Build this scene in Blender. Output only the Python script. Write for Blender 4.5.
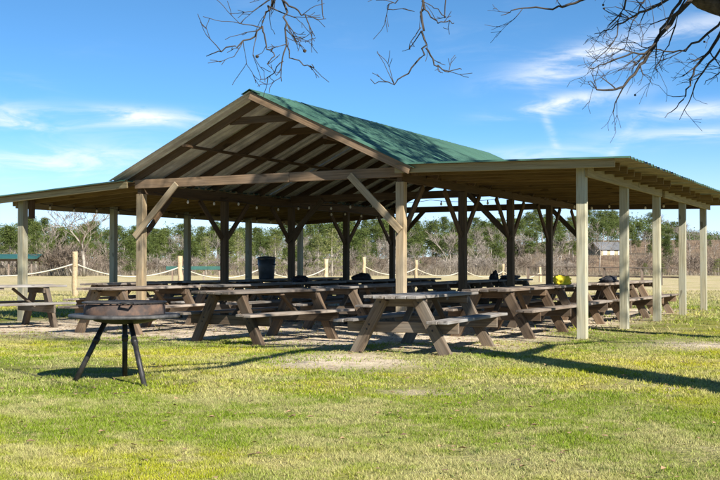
import bpy, bmesh, math, random
import numpy as np
from mathutils import Vector, Matrix, noise as mnoise

random.seed(7)
rng = np.random.default_rng(7)
R = math.radians
S = bpy.context.scene
C = S.collection
for o in list(bpy.data.objects):
    bpy.data.objects.remove(o)

# ------------------------------------------------------------------ camera
CAM = Vector((7.524, -16.456, 1.16))
YAW = 0.467
cd = bpy.data.cameras.new('camera')
cd.sensor_width = 36.0
cd.lens = 36.0 * 1081.9 / 720.0
cd.clip_start = 0.05
cd.clip_end = 6000
cam = bpy.data.objects.new('camera', cd)
C.objects.link(cam)
cam.location = CAM
cam.rotation_euler = (R(90) + 0.02157, 0, YAW)
S.camera = cam
FW = Vector((-math.sin(YAW), math.cos(YAW), 0))
RT = Vector((math.cos(YAW), math.sin(YAW), 0))

# ------------------------------------------------------------------ light
SUN_EL = R(37)
SHD = Vector((-0.89, 0.455, 0)).normalized()          # direction in which shadows fall
SUN_EXPOSURE = 1.12
world = bpy.data.worlds.new('World')
S.world = world
world.use_nodes = True
sun = bpy.data.lights.new('sun', 'SUN')
sun.energy = 5.0
sun.angle = R(0.5)
sun.color = (1.0, 0.95, 0.87)
so = bpy.data.objects.new('sun', sun)
C.objects.link(so)
sdir = Vector((SHD.x * math.cos(SUN_EL), SHD.y * math.cos(SUN_EL), -math.sin(SUN_EL)))
so.rotation_euler = sdir.to_track_quat('-Z', 'Y').to_euler()
so.location = (20, -20, 30)
S.view_settings.view_transform = 'Standard'
S.view_settings.look = 'None'
S.view_settings.gamma = 1
S.view_settings.use_curve_mapping = False
S.view_settings.exposure = SUN_EXPOSURE


class NT:
    """small helper for node trees"""
    def __init__(self, nt):
        self.t = nt

    def n(self, typ, **kw):
        nd = self.t.nodes.new(typ)
        for k, v in kw.items():
            setattr(nd, k, v)
        return nd

    def link(self, a, b):
        self.t.links.new(a, b)

    def val(self, sock, v):
        if isinstance(v, bpy.types.NodeSocket):
            self.link(v, sock)
        else:
            sock.default_value = v

    def math(self, op, a, b=None, c=None, clamp=False):
        nd = self.n('ShaderNodeMath', operation=op, use_clamp=clamp)
        self.val(nd.inputs[0], a)
        if b is not None:
            self.val(nd.inputs[1], b)
        if c is not None:
            self.val(nd.inputs[2], c)
        return nd.outputs[0]

    def mix(self, f, a, b, blend='MIX'):
        nd = self.n('ShaderNodeMix', data_type='RGBA', blend_type=blend)
        self.val(nd.inputs[0], f)
        self.val(nd.inputs[6], a if isinstance(a, bpy.types.NodeSocket) else (*a, 1))
        self.val(nd.inputs[7], b if isinstance(b, bpy.types.NodeSocket) else (*b, 1))
        return nd.outputs[2]

    def noise(self, vec, scale, detail=3, rough=0.55, dist=0.0):
        nd = self.n('ShaderNodeTexNoise')
        self.link(vec, nd.inputs['Vector'])
        nd.inputs['Scale'].default_value = scale
        nd.inputs['Detail'].default_value = detail
        nd.inputs['Roughness'].default_value = rough
        nd.inputs['Distortion'].default_value = dist
        return nd.outputs[0]

    def step(self, v, lo, hi, a=0.0, b=1.0):
        nd = self.n('ShaderNodeMapRange', interpolation_type='SMOOTHSTEP')
        self.val(nd.inputs[0], v)
        nd.inputs[1].default_value = lo
        nd.inputs[2].default_value = hi
        nd.inputs[3].default_value = a
        nd.inputs[4].default_value = b
        return nd.outputs[0]

    def scale(self, vec, s, loc=(0, 0, 0)):
        nd = self.n('ShaderNodeMapping')
        self.link(vec, nd.inputs[0])
        nd.inputs['Scale'].default_value = s
        nd.inputs['Location'].default_value = loc
        return nd.outputs[0]


# sky: Nishita plus thin high cloud
w = NT(world.node_tree)
world.node_tree.nodes.clear()
out = w.n('ShaderNodeOutputWorld')
bg = w.n('ShaderNodeBackground')
bg.inputs[1].default_value = 0.08
sky = w.n('ShaderNodeTexSky', sky_type='NISHITA')
sky.sun_disc = False
sky.sun_elevation = SUN_EL
sky.sun_rotation = math.atan2(-SHD.x, -SHD.y)
sky.altitude = 0
sky.air_density = 0.5
sky.dust_density = 0.05
sky.ozone_density = 7.0
tc = w.n('ShaderNodeTexCoord')
rot = w.n('ShaderNodeMapping')
rot.inputs['Rotation'].default_value = (0, 0, -YAW)
w.link(tc.outputs['Generated'], rot.inputs[0])
sep = w.n('ShaderNodeSeparateXYZ')
w.link(rot.outputs[0], sep.inputs[0])
az = w.math('ARCTAN2', sep.outputs[0], sep.outputs[1])
el = w.math('ARCSINE', sep.outputs[2])
comb = w.n('ShaderNodeCombineXYZ')
w.link(az, comb.inputs[0])
w.link(el, comb.inputs[1])
nA = w.noise(w.scale(comb.outputs[0], (12, 52, 1)), 1.0, 6, 0.62, 0.6)
nB = w.noise(w.scale(comb.outputs[0], (3.0, 9, 1), (3.1, 0.4, 0)), 1.0, 3, 0.5, 0.3)
wisp = w.math('MULTIPLY', w.step(nA, 0.42, 0.78), w.step(nB, 0.52, 0.74))
wisp = w.math('MULTIPLY', wisp, 0.22)


def cloud(px, py, sx, sy, tilt, amp):
    a0 = (px - 360) / 1082.0
    e0 = (263.3 - py) / 1082.0
    dx = w.math('SUBTRACT', az, a0)
    dy = w.math('SUBTRACT', el, e0)
    ct, st = math.cos(tilt), math.sin(tilt)
    u = w.math('ADD', w.math('MULTIPLY', dx, ct * 1082 / sx), w.math('MULTIPLY', dy, st * 1082 / sx))
    v = w.math('ADD', w.math('MULTIPLY', dx, -st * 1082 / sy), w.math('MULTIPLY', dy, ct * 1082 / sy))
    v = w.math('ADD', v, w.math('MULTIPLY', w.math('SUBTRACT', nA, 0.5), 2.2))
    r2 = w.math('ADD', w.math('MULTIPLY', u, u), w.math('MULTIPLY', v, v))
    g = w.math('EXPONENT', w.math('MULTIPLY', r2, -1.0))
    g = w.math('MULTIPLY', g, w.step(nA, 0.34, 0.66, 0.08, 1.25))
    return w.math('MULTIPLY', g, amp)


cl = wisp
for a in [(140, 119, 62, 8, -0.03, 0.95), (15, 122, 50, 11, -0.05, 0.6), (70, 162, 120, 14, 0.05, 0.55),
          (585, 62, 70, 13, 0.22, 0.8), (680, 40, 60, 10, 0.3, 0.4), (560, 105, 55, 8, 0.14, 0.85),
          (680, 118, 55, 8, 0.05, 0.75), (700, 138, 90, 6, 0.0, 0.5), (547, 128, 4, 26, 0.35, 0.35),
          (520, 155, 120, 7, 0.05, 0.35), (620, 140, 5, 40, -0.6, 0.2)]:
    cl = w.math('ADD', cl, cloud(*a))
low = w.step(el, 0.0, 0.13, 0.6, 0.0)
cl = w.math('MINIMUM', w.math('ADD', cl, low), 1.0)
hs = w.n('ShaderNodeHueSaturation')
hs.inputs['Saturation'].default_value = 1.05
hs.inputs['Value'].default_value = 1.08
hs.inputs['Hue'].default_value = 0.487
w.link(sky.outputs[0], hs.inputs['Color'])
skc = w.mix(cl, hs.outputs[0], (6.2, 6.45, 6.8))
w.link(skc, bg.inputs[0])
w.link(bg.outputs[0], out.inputs[0])

# ------------------------------------------------------------------ materials
MATS = {}


def newmat(name):
    m = bpy.data.materials.new(name)
    m.use_nodes = True
    nt = m.node_tree
    b = nt.nodes['Principled BSDF']
    MATS[name] = m
    return m, NT(nt), b


def bump(n, b, h, strength=0.4, dist=0.01):
    nd = n.n('ShaderNodeBump')
    nd.inputs['Strength'].default_value = strength
    nd.inputs['Distance'].default_value = dist
    n.link(h, nd.inputs['Height'])
    n.link(nd.outputs[0], b.inputs['Normal'])


def wood(name, light, dark, grey, greyamt=0.4, rough=0.82, vary=0.5):
    m, n, b = newmat(name)
    t = n.n('ShaderNodeTexCoord')
    oi = n.n('ShaderNodeObjectInfo')
    off = n.n('ShaderNodeVectorMath', operation='ADD')
    cx = n.n('ShaderNodeCombineXYZ')
    n.link(n.math('MULTIPLY', oi.outputs['Random'], 37.0), cx.inputs[0])
    n.link(n.math('MULTIPLY', oi.outputs['Random'], 91.0), cx.inputs[1])
    n.link(t.outputs['Object'], off.inputs[0])
    n.link(cx.outputs[0], off.inputs[1])
    v = off.outputs[0]
    grain = n.noise(n.scale(v, (1.6, 42, 42)), 1.0, 4, 0.6, 0.4)
    blot = n.noise(n.scale(v, (1.2, 5, 5)), 1.0, 3, 0.6)
    knot = n.noise(n.scale(v, (3.0, 9, 9)), 1.0, 1, 0.4)
    c = n.mix(n.step(grain, 0.3, 0.7), dark, light)
    c = n.mix(n.math('MULTIPLY', n.step(blot, 0.35, 0.7), greyamt), c, grey)
    c = n.mix(n.math('MULTIPLY', n.step(knot, 0.70, 0.76), 0.7), c, tuple(x * 0.45 for x in dark))
    var = n.math('ADD', 1.0 - vary / 2, n.math('MULTIPLY', oi.outputs['Random'], vary))
    c = n.mix(1.0, c, n.math('MULTIPLY', var, 1.0), 'MULTIPLY')
    c = n.mix(1.0, c, oi.outputs['Color'], 'MULTIPLY')
    n.link(c, b.inputs['Base Color'])
    b.inputs['Roughness'].default_value = rough
    b.inputs['Specular IOR Level'].default_value = 0.25
    bump(n, b, grain, 0.5, 0.004)
    return m


wood('table_wood', (0.19, 0.133, 0.083), (0.085, 0.056, 0.036), (0.175, 0.15, 0.12), 0.55, vary=0.6)
wood('table_top_wood', (0.235, 0.19, 0.15), (0.10, 0.078, 0.06), (0.30, 0.275, 0.245), 0.75, vary=0.7)
wood('shaded_post_wood', (0.125, 0.088, 0.052), (0.065, 0.044, 0.025), (0.11, 0.092, 0.066), 0.4, vary=0.25)  # front post wood darkened: shade behind the front row put into the colour
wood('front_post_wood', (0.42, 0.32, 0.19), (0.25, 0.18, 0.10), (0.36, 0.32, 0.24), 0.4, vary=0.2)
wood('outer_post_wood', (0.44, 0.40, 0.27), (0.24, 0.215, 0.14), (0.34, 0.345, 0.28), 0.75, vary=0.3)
wood('shaded_beam_wood', (0.125, 0.078, 0.04), (0.062, 0.037, 0.019), (0.105, 0.08, 0.055), 0.4, vary=0.35)  # inner timbers: roof shade put into the colour, hence darker than the front beams
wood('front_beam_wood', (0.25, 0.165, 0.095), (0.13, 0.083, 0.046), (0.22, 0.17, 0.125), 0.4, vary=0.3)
wood('shaded_lean_wood', (0.23, 0.155, 0.058), (0.13, 0.082, 0.03), (0.17, 0.125, 0.06), 0.3, vary=0.35)  # lean-to rafters: shade under the roofing worked into a lower wood colour
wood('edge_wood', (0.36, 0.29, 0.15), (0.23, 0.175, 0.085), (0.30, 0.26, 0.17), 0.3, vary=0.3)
wood('rail_wood', (0.22, 0.16, 0.12), (0.12, 0.085, 0.06), (0.25, 0.22, 0.19), 0.5)
wood('log_wood', (0.52, 0.40, 0.24), (0.33, 0.24, 0.13), (0.45, 0.38, 0.28), 0.4)


def plain(name, col, rough=0.7, metal=0.0, ns=6.0, amt=0.35, bumps=0.0, spec=0.4):
    m, n, b = newmat(name)
    t = n.n('ShaderNodeTexCoord')
    oi = n.n('ShaderNodeObjectInfo')
    v = n.n('ShaderNodeVectorMath', operation='ADD')
    n.link(t.outputs['Object'], v.inputs[0])
    n.link(n.math('MULTIPLY', oi.outputs['Random'], 50.0), v.inputs[1])
    f = n.noise(v.outputs[0], ns, 4, 0.6)
    c = n.mix(n.step(f, 0.3, 0.7), tuple(x * (1 - amt) for x in col), tuple(min(1, x * (1 + amt)) for x in col))
    n.link(c, b.inputs['Base Color'])
    b.inputs['Roughness'].default_value = rough
    b.inputs['Metallic'].default_value = metal
    b.inputs['Specular IOR Level'].default_value = spec
    if bumps:
        bump(n, b, f, bumps, 0.01)
    return m


plain('roof_green', (0.05, 0.115, 0.08), 0.42, 0.0, 0.9, 0.12)
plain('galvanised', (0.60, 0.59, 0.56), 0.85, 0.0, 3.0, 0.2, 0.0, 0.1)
plain('galvanised_shaded', (0.27, 0.225, 0.15), 0.85, 0.0, 3.0, 0.25, 0.0, 0.1)  # lean-to undersides: shade and wood-toned bounce painted in as a darker, browner metal
plain('black_steel', (0.035, 0.033, 0.032), 0.5, 0.3, 9, 0.5, 0.15)
plain('grey_steel', (0.07, 0.068, 0.066), 0.6, 0.3, 8, 0.55, 0.2)
plain('ash', (0.16, 0.15, 0.145), 0.95, 0, 30, 0.6, 0.8)
plain('bulb_glass', (0.75, 0.72, 0.65), 0.15, 0, 3, 0.05)
plain('wire', (0.02, 0.02, 0.02), 0.6, 0, 5, 0.2)
plain('rope', (0.47, 0.43, 0.33), 0.9, 0, 40, 0.2, 0.4)
plain('yellow_cloth', (0.72, 0.58, 0.03), 0.8, 0, 5, 0.2, 0.3)
plain('black_cloth', (0.02, 0.02, 0.024), 0.65, 0, 8, 0.4, 0.3)
plain('blue_drum', (0.05, 0.06, 0.07), 0.45, 0, 4, 0.3, 0.1)
plain('white_plastic', (0.72, 0.71, 0.68), 0.5, 0, 5, 0.08)
plain('house_wall', (0.36, 0.31, 0.19), 0.8, 0, 2, 0.1)
plain('house_roof', (0.11, 0.115, 0.12), 0.7, 0.0, 1.5, 0.15)
plain('dark_glass', (0.03, 0.04, 0.05), 0.15, 0, 2, 0.2)
plain('shelter_green', (0.022, 0.085, 0.07), 0.5, 0, 2, 0.2)
plain('bark', (0.075, 0.06, 0.048), 0.95, 0, 9, 0.55, 1.0, 0.1)
plain('twig', (0.06, 0.05, 0.042), 0.9, 0, 6, 0.3, 0, 0.1)
plain('seed_ball', (0.05, 0.04, 0.03), 0.95, 0, 60, 0.5, 0.8, 0.1)
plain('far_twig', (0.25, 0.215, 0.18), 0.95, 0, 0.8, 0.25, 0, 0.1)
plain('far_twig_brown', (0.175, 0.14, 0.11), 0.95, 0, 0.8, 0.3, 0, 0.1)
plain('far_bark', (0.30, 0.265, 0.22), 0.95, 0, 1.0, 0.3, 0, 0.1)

# rusted steel
m, n, b = newmat('rusty_steel')
t = n.n('ShaderNodeTexCoord')
f = n.noise(t.outputs['Object'], 7, 5, 0.65)
n.link(n.mix(n.step(f, 0.35, 0.65), (0.045, 0.034, 0.03), (0.13, 0.075, 0.048)), b.inputs['Base Color'])
b.inputs['Roughness'].default_value = 0.85
bump(n, b, f, 0.4, 0.005)


def foliage(name, c1, c2, trans=0.25):
    m, n, b = newmat(name)
    oi = n.n('ShaderNodeObjectInfo')
    at_ = n.n('ShaderNodeAttribute', attribute_name='rnd')
    f = n.math('ADD', n.math('MULTIPLY', at_.outputs['Fac'], 0.6), n.math('MULTIPLY', oi.outputs['Random'], 0.4))
    col = n.mix(f, c1, c2)
    n.link(col, b.inputs['Base Color'])
    b.inputs['Roughness'].default_value = 0.7
    b.inputs['Specular IOR Level'].default_value = 0.2
    tr = n.n('ShaderNodeBsdfTranslucent')
    n.link(col, tr.inputs[0])
    mx = n.n('ShaderNodeMixShader')
    mx.inputs[0].default_value = trans
    n.link(b.outputs[0], mx.inputs[1])
    n.link(tr.outputs[0], mx.inputs[2])
    n.link(mx.outputs[0], n.t.nodes['Material Output'].inputs[0])
    return m


foliage('pine_needles', (0.05, 0.08, 0.018), (0.15, 0.18, 0.045))
foliage('cedar_needles', (0.09, 0.11, 0.03), (0.23, 0.24, 0.085))
foliage('shrub_leaf', (0.08, 0.10, 0.035), (0.20, 0.20, 0.08))


# turf colour shared by the ground sheet and the grass blades (function of place)
def turf(n):
    g = n.n('ShaderNodeNewGeometry')
    sp = n.n('ShaderNodeSeparateXYZ')
    n.link(g.outputs['Position'], sp.inputs[0])
    cb = n.n('ShaderNodeCombineXYZ')
    n.link(sp.outputs[0], cb.inputs[0])
    n.link(sp.outputs[1], cb.inputs[1])
    P = cb.outputs[0]
    n1 = n.noise(P, 0.6, 5, 0.65)
    n2 = n.noise(P, 2.6, 5, 0.7)
    n3 = n.noise(n.scale(P, (1, 1, 1), (31, 17, 0)), 0.32, 3, 0.6)
    straw = n.step(n.math('ADD', n.math('MULTIPLY', n1, 0.55), n.math('MULTIPLY', n2, 0.45)), 0.45, 0.57)
    yel = n.step(n3, 0.45, 0.68)
    gcol = n.mix(yel, (0.20, 0.275, 0.018), (0.44, 0.42, 0.025))
    col = n.mix(n.math('MULTIPLY', straw, 0.58), gcol, (0.52, 0.45, 0.24))
    n4 = n.noise(n.scale(P, (1, 1, 1), (7, 51, 0)), 4.5, 3, 0.6)
    col = n.mix(n.math('MULTIPLY', n.step(n4, 0.60, 0.68), 0.75), col, (0.085, 0.15, 0.02))
    # bare sandy earth under and round the roof
    dx = n.math('SUBTRACT', n.math('ABSOLUTE', n.math('ADD', sp.outputs[0], 2.7)), 5.6)
    dy = n.math('SUBTRACT', n.math('ABSOLUTE', n.math('SUBTRACT', sp.outputs[1], 4.1)), 7.7)
    dd = n.math('MAXIMUM', dx, dy)
    dd = n.math('ADD', dd, n.math('MULTIPLY', n.math('SUBTRACT', n2, 0.5), 4.5))
    sd = n.n('ShaderNodeVectorMath', operation='DISTANCE')
    n.link(P, sd.inputs[0])
    sd.inputs[1].default_value = (1.5, -5.0, 0)
    sd_ = n.math('ADD', n.math('SUBTRACT', sd.outputs['Value'], 1.3), n.math('MULTIPLY', n.math('SUBTRACT', n2, 0.5), 3.0))
    dd = n.math('MINIMUM', dd, sd_)
    for (bx_, by_, br_) in ((4.9, -0.5, 0.9), (5.6, -6.2, 0.35), (6.3, -3.0, 0.5), (3.6, -7.6, 0.25)):
        sd = n.n('ShaderNodeVectorMath', operation='DISTANCE')
        n.link(P, sd.inputs[0])
        sd.inputs[1].default_value = (bx_, by_, 0)
        dd = n.math('MINIMUM', dd, n.math('ADD', n.math('SUBTRACT', sd.outputs['Value'], br_), n.math('MULTIPLY', n.math('SUBTRACT', n2, 0.5), 3.0)))
    dirt = n.step(dd, -1.0, 0.45, 1.0, 0.0)
    dcol = n.mix(n.step(n2, 0.35, 0.65), (0.42, 0.335, 0.235), (0.66, 0.56, 0.42))
    bare = n.step(n.math('ADD', n.math('MULTIPLY', n2, 0.6), n.math('MULTIPLY', n1, 0.4)), 0.60, 0.68)
    dirt2 = n.math('MAXIMUM', dirt, n.math('MULTIPLY', bare, 0.45))
    # dry field further off
    fd = n.n('ShaderNodeVectorMath', operation='DISTANCE')
    n.link(P, fd.inputs[0])
    fd.inputs[1].default_value = (CAM.x, CAM.y, 0)
    far = n.step(fd.outputs['Value'], 27, 44)
    woodf = n.step(fd.outputs['Value'], 95, 135)
    fcol = n.mix(n.step(n1, 0.42, 0.58), (0.48, 0.395, 0.24), (0.38, 0.33, 0.16))
    fcol = n.mix(woodf, fcol, n.mix(n.step(n3, 0.4, 0.6), (0.15, 0.10, 0.065), (0.25, 0.175, 0.11)))
    return P, col, dirt2, dcol, far, fcol


m, n, b = newmat('ground')
P, col, dirt, dcol, far, fcol = turf(n)
fine = n.noise(P, 24, 4, 0.7)
mid = n.noise(P, 6, 4, 0.65)
col = n.mix(dirt, n.mix(0.55, col, (0.13, 0.10, 0.05)), dcol)
col = n.mix(far, col, fcol)
col = n.mix(n.step(fine, 0.3, 0.6, 0.5, 0.0), col, n.mix(1.0, col, (0.45, 0.4, 0.35), 'MULTIPLY'))
n.link(col, b.inputs['Base Color'])
b.inputs['Roughness'].default_value = 0.95
b.inputs['Specular IOR Level'].default_value = 0.1
bump(n, b, n.math('ADD', fine, n.math('MULTIPLY', mid, 2.0)), 0.7, 0.03)

m, n, b = newmat('grass')
P, col, dirt, dcol, far, fcol = turf(n)
a_ = n.n('ShaderNodeAttribute', attribute_name='rnd')
col = n.mix(n.step(a_.outputs['Fac'], 0.76, 0.96), col, (0.42, 0.35, 0.17))
col = n.mix(n.math('MULTIPLY', far, 0.7), col, fcol)
col = n.mix(1.0, col, n.mix(n.math('FRACT', n.math('MULTIPLY', a_.outputs['Fac'], 17.0)), (0.75, 0.75, 0.75), (1.35, 1.35, 1.3)), 'MULTIPLY')
n.link(col, b.inputs['Base Color'])
b.inputs['Roughness'].default_value = 0.6
b.inputs['Specular IOR Level'].default_value = 0.25
tr = n.n('ShaderNodeBsdfTranslucent')
n.link(col, tr.inputs[0])
mx = n.n('ShaderNodeMixShader')
mx.inputs[0].default_value = 0.35
n.link(b.outputs[0], mx.inputs[1])
n.link(tr.outputs[0], mx.inputs[2])
n.link(mx.outputs[0], m.node_tree.nodes['Material Output'].inputs[0])

m, n, b = newmat('leaf_litter')
a_ = n.n('ShaderNodeAttribute', attribute_name='rnd')
n.link(n.mix(a_.outputs['Fac'], (0.12, 0.07, 0.04), (0.36, 0.23, 0.12)), b.inputs['Base Color'])
b.inputs['Roughness'].default_value = 0.8

m, n, b = newmat('brush')
a_ = n.n('ShaderNodeAttribute', attribute_name='rnd')
n.link(n.mix(a_.outputs['Fac'], (0.10, 0.08, 0.055), (0.24, 0.20, 0.14)), b.inputs['Base Color'])
b.inputs['Roughness'].default_value = 0.9


# ------------------------------------------------------------------ helpers
def link(o, parent=None):
    C.objects.link(o)
    if parent is not None:
        o.parent = parent
    return o


def tag(o, label=None, cat=None, group=None, kind=None):
    if label:
        o['label'] = label
    if cat:
        o['category'] = cat
    if group:
        o['group'] = group
    if kind:
        o['kind'] = kind
    return o


def empty(name, loc=(0, 0, 0), rz=0.0):
    o = bpy.data.objects.new(name, None)
    o.empty_display_size = 0.2
    C.objects.link(o)
    o.location = loc
    o.rotation_euler = (0, 0, rz)
    return o


def meshobj(name, mesh, parent=None, mat=None):
    o = bpy.data.objects.new(name, mesh)
    if mat and not mesh.materials:
        mesh.materials.append(MATS[mat])
    return link(o, parent)


BOX = {}


def boxmesh(l, wd, t, mat, bev=0.005):
    key = (round(l, 3), round(wd, 3), round(t, 3), mat)
    if key in BOX:
        return BOX[key]
    bm = bmesh.new()
    bmesh.ops.create_cube(bm, size=1)
    for v in bm.verts:
        v.co = Vector((v.co.x * l, v.co.y * wd, v.co.z * t))
    bmesh.ops.bevel(bm, geom=bm.edges[:], offset=min(bev, 0.2 * min(l, wd, t)), segments=1, affect='EDGES')
    me = bpy.data.meshes.new('timber')
    bm.to_mesh(me)
    bm.free()
    me.materials.append(MATS[mat])
    BOX[key] = me
    return me


def beam(name, p0, p1, wd, t, mat, parent, side=None, jit=0.0):
    """timber from p0 to p1; wd measured along `side`, t across"""
    p0, p1 = Vector(p0), Vector(p1)
    ax = (p1 - p0)
    l = ax.length
    ax.normalize()
    if side is None:
        side = Vector((0, 0, 1)) if abs(ax.z) < 0.9 else Vector((0, 1, 0))
    y = (Vector(side) - ax * ax.dot(Vector(side))).normalized()
    z = ax.cross(y)
    M = Matrix((ax, y, z)).transposed().to_4x4()
    M.translation = (p0 + p1) / 2
    if jit:
        M = M @ Matrix.Rotation(random.gauss(0, jit), 4, 'Y') @ Matrix.Rotation(random.gauss(0, jit), 4, 'Z')
    o = bpy.data.objects.new(name, boxmesh(l, wd, t, mat))
    link(o, parent)
    o.matrix_local = M
    return o


class Geo:
    """collects plain geometry into one mesh"""
    def __init__(self):
        self.v, self.f = [], []

    def tube(self, pts, rad, sides=5, cap=True):
        pts = [Vector(p) for p in pts]
        base = len(self.v)
        up = Vector((0.31, 0.2, 0.93)).normalized()
        for i, p in enumerate(pts):
            d = (pts[min(i + 1, len(pts) - 1)] - pts[max(i - 1, 0)])
            if d.length < 1e-9:
                d = Vector((0, 0, 1))
            d.normalize()
            u = d.cross(up)
            if u.length < 1e-3:
                u = d.cross(Vector((1, 0, 0)))
            u.normalize()
            v = d.cross(u)
            for k in range(sides):
                a = 2 * math.pi * k / sides
                self.v.append(p + (u * math.cos(a) + v * math.sin(a)) * rad[i])
        for i in range(len(pts) - 1):
            for k in range(sides):
                a = base + i * sides + k
                b_ = base + i * sides + (k + 1) % sides
                self.f.append((a, b_, b_ + sides, a + sides))
        if cap:
            self.f.append(tuple(base + k for k in range(sides))[::-1])
            self.f.append(tuple(base + (len(pts) - 1) * sides + k for k in range(sides)))

    def lathe(self, prof, seg=32, center=(0, 0, 0)):
        base = len(self.v)
        cx, cy, cz = center
        for r, z in prof:
            for k in range(seg):
                a = 2 * math.pi * k / seg
                self.v.append(Vector((cx + r * math.cos(a), cy + r * math.sin(a), cz + z)))
        for i in range(len(prof) - 1):
            for k in range(seg):
                a = base + i * seg + k
                b_ = base + i * seg + (k + 1) % seg
                self.f.append((a, b_, b_ + seg, a + seg))

    def box(self, lo, hi):
        b0 = len(self.v)
        for z in (lo[2], hi[2]):
            for x, y in ((lo[0], lo[1]), (hi[0], lo[1]), (hi[0], hi[1]), (lo[0], hi[1])):
                self.v.append(Vector((x, y, z)))
        for f in ((3, 2, 1, 0), (4, 5, 6, 7), (0, 1, 5, 4), (1, 2, 6, 5), (2, 3, 7, 6), (3, 0, 4, 7)):
            self.f.append(tuple(b0 + i for i in f))

    def mesh(self, name, mat, smooth=True):
        me = bpy.data.meshes.new(name)
        me.from_pydata([tuple(v) for v in self.v], [], self.f)
        if smooth:
            me.polygons.foreach_set('use_smooth', [True] * len(me.polygons))
        me.materials.append(MATS[mat])
        me.update()
        return me

    def build(self, name, mat, parent=None, smooth=True):
        return link(bpy.data.objects.new(name, self.mesh(name, mat, smooth)), parent)


def trimesh(name, verts, tris, mat, rnd=None):
    """numpy triangles -> mesh, with per-vertex attribute rnd"""
    me = bpy.data.meshes.new(name)
    nv, nf = len(verts), len(tris)
    me.vertices.add(nv)
    me.vertices.foreach_set('co', np.asarray(verts, np.float32).ravel())
    me.loops.add(nf * 3)
    me.loops.foreach_set('vertex_index', np.asarray(tris, np.int32).ravel())
    me.polygons.add(nf)
    me.polygons.foreach_set('loop_start', np.arange(0, nf * 3, 3, dtype=np.int32))
    me.polygons.foreach_set('loop_total', np.full(nf, 3, dtype=np.int32))
    if rnd is not None:
        a = me.attributes.new('rnd', 'FLOAT', 'POINT')
        a.data.foreach_set('value', np.asarray(rnd, np.float32))
    me.materials.append(MATS[mat])
    me.update()
    me.validate()
    return me


def at(px, py, d):
    """a place in the world at forward distance d, seen at the given spot of the photograph"""
    return CAM + FW * d + RT * ((px - 360) / 1081.9 * d) + Vector((0, 0, 1)) * ((263.3 - py) / 1081.9 * d)


def sstep(x, a, b_):
    t_ = np.clip((x - a) / (b_ - a), 0, 1)
    return t_ * t_ * (3 - 2 * t_)


# ------------------------------------------------------------------ ground
def height(x, y):
    dx, dy = np.asarray(x) - CAM.x, np.asarray(y) - CAM.y
    d = dx * FW.x + dy * FW.y
    r = dx * RT.x + dy * RT.y
    rr = np.hypot(dx, dy)
    right = sstep(r / np.maximum(d, 1.0), 0.02, 0.2) * (d > 0)
    h = -0.8 * sstep(rr, 105, 140) + 2.6 * sstep(rr, 170, 270) + 2.0 * sstep(rr, 300, 600)
    h = h + right * (3.2 * sstep(rr, 120, 180) + 1.6 * sstep(rr, 180, 260))
    h = h + 0.05 * np.sin(x * 0.21 + 1.0) * np.cos(y * 0.17) * sstep(rr, 32, 60)
    return h


def hz(p):
    return float(height(p[0], p[1]))


NR, NA = 130, 240
radii = np.concatenate([[0.0], np.geomspace(1.0, 3500, NR - 1)])
ang = np.arange(NA) * 2 * math.pi / NA
gx = CAM.x + radii[1:, None] * np.cos(ang)[None, :]
gy = CAM.y + radii[1:, None] * np.sin(ang)[None, :]
gz = height(gx, gy)
verts = [(CAM.x, CAM.y, 0.0)] + list(zip(gx.ravel(), gy.ravel(), gz.ravel()))
faces = [(0, 1 + k, 1 + (k + 1) % NA) for k in range(NA)]
for i in range(NR - 2):
    for k in range(NA):
        a = 1 + i * NA + k
        b_ = 1 + i * NA + (k + 1) % NA
        faces.append((a, a + NA, b_ + NA, b_))
me = bpy.data.meshes.new('ground')
me.from_pydata([tuple(map(float, v)) for v in verts], [], faces)
me.polygons.foreach_set('use_smooth', [True] * len(me.polygons))
me.materials.append(MATS['ground'])
tag(link(bpy.data.objects.new('ground', me)), kind='structure')

# ------------------------------------------------------------------ pavilion
B = 2.806
WM, WL, WR = 5.416, 2.991, 3.067
LEN = 4 * B
XR, XL, XOR, XOL = 0.0, -WM, WR, -WM - WL
pav = empty('picnic_pavilion', (0, 0, 0))
tag(pav, 'open timber picnic pavilion with green metal gable roof and side lean-tos', 'pavilion')
PW = 0.145
ZP = 2.60                        # top of main posts / underside of tie beams
ZOR = 2.66                       # top of right beam
for k in range(5):
    y = k * B
    for x, top, mat in ((XR, 2.522, 'shaded_post_wood'), (XL, 2.472, 'shaded_post_wood'), (XOR, 2.64, 'outer_post_wood'), (XOL, 2.43, 'outer_post_wood')):
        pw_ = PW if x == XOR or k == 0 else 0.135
        beam('post', (x, y, -0.15), (x, y, top), pw_, pw_, 'front_post_wood' if (k == 0 and mat == 'shaded_post_wood') else mat, pav, side=(1, 0, 0), jit=0.002)
# plates over the main posts and beams over the outer posts
for seg in range(2):
    y0, y1 = seg * 2 * B - (0.36 if seg == 0 else 0), (seg + 1) * 2 * B + (0.36 if seg == 1 else 0)
    ya, yb = max(y0, -0.074), min(y1, LEN + 0.074)
    beam('plate_beam', (XR, ya, 2.615), (XR, yb - 0.004, 2.615), 0.18, 0.09, 'shaded_beam_wood', pav)
    beam('plate_beam', (XL, ya, 2.565), (XL, yb - 0.004, 2.565), 0.18, 0.09, 'shaded_beam_wood', pav)
    beam('edge_beam', (XOR + 0.098, y0 + 0.27, 2.574), (XOR + 0.098, y1 - 0.004, 2.574), 0.17, 0.045, 'edge_wood', pav)
    beam('edge_beam', (XOL - 0.098, y0 + 0.27, 2.35), (XOL - 0.098, y1 - 0.004, 2.35), 0.16, 0.045, 'edge_wood', pav)
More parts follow.
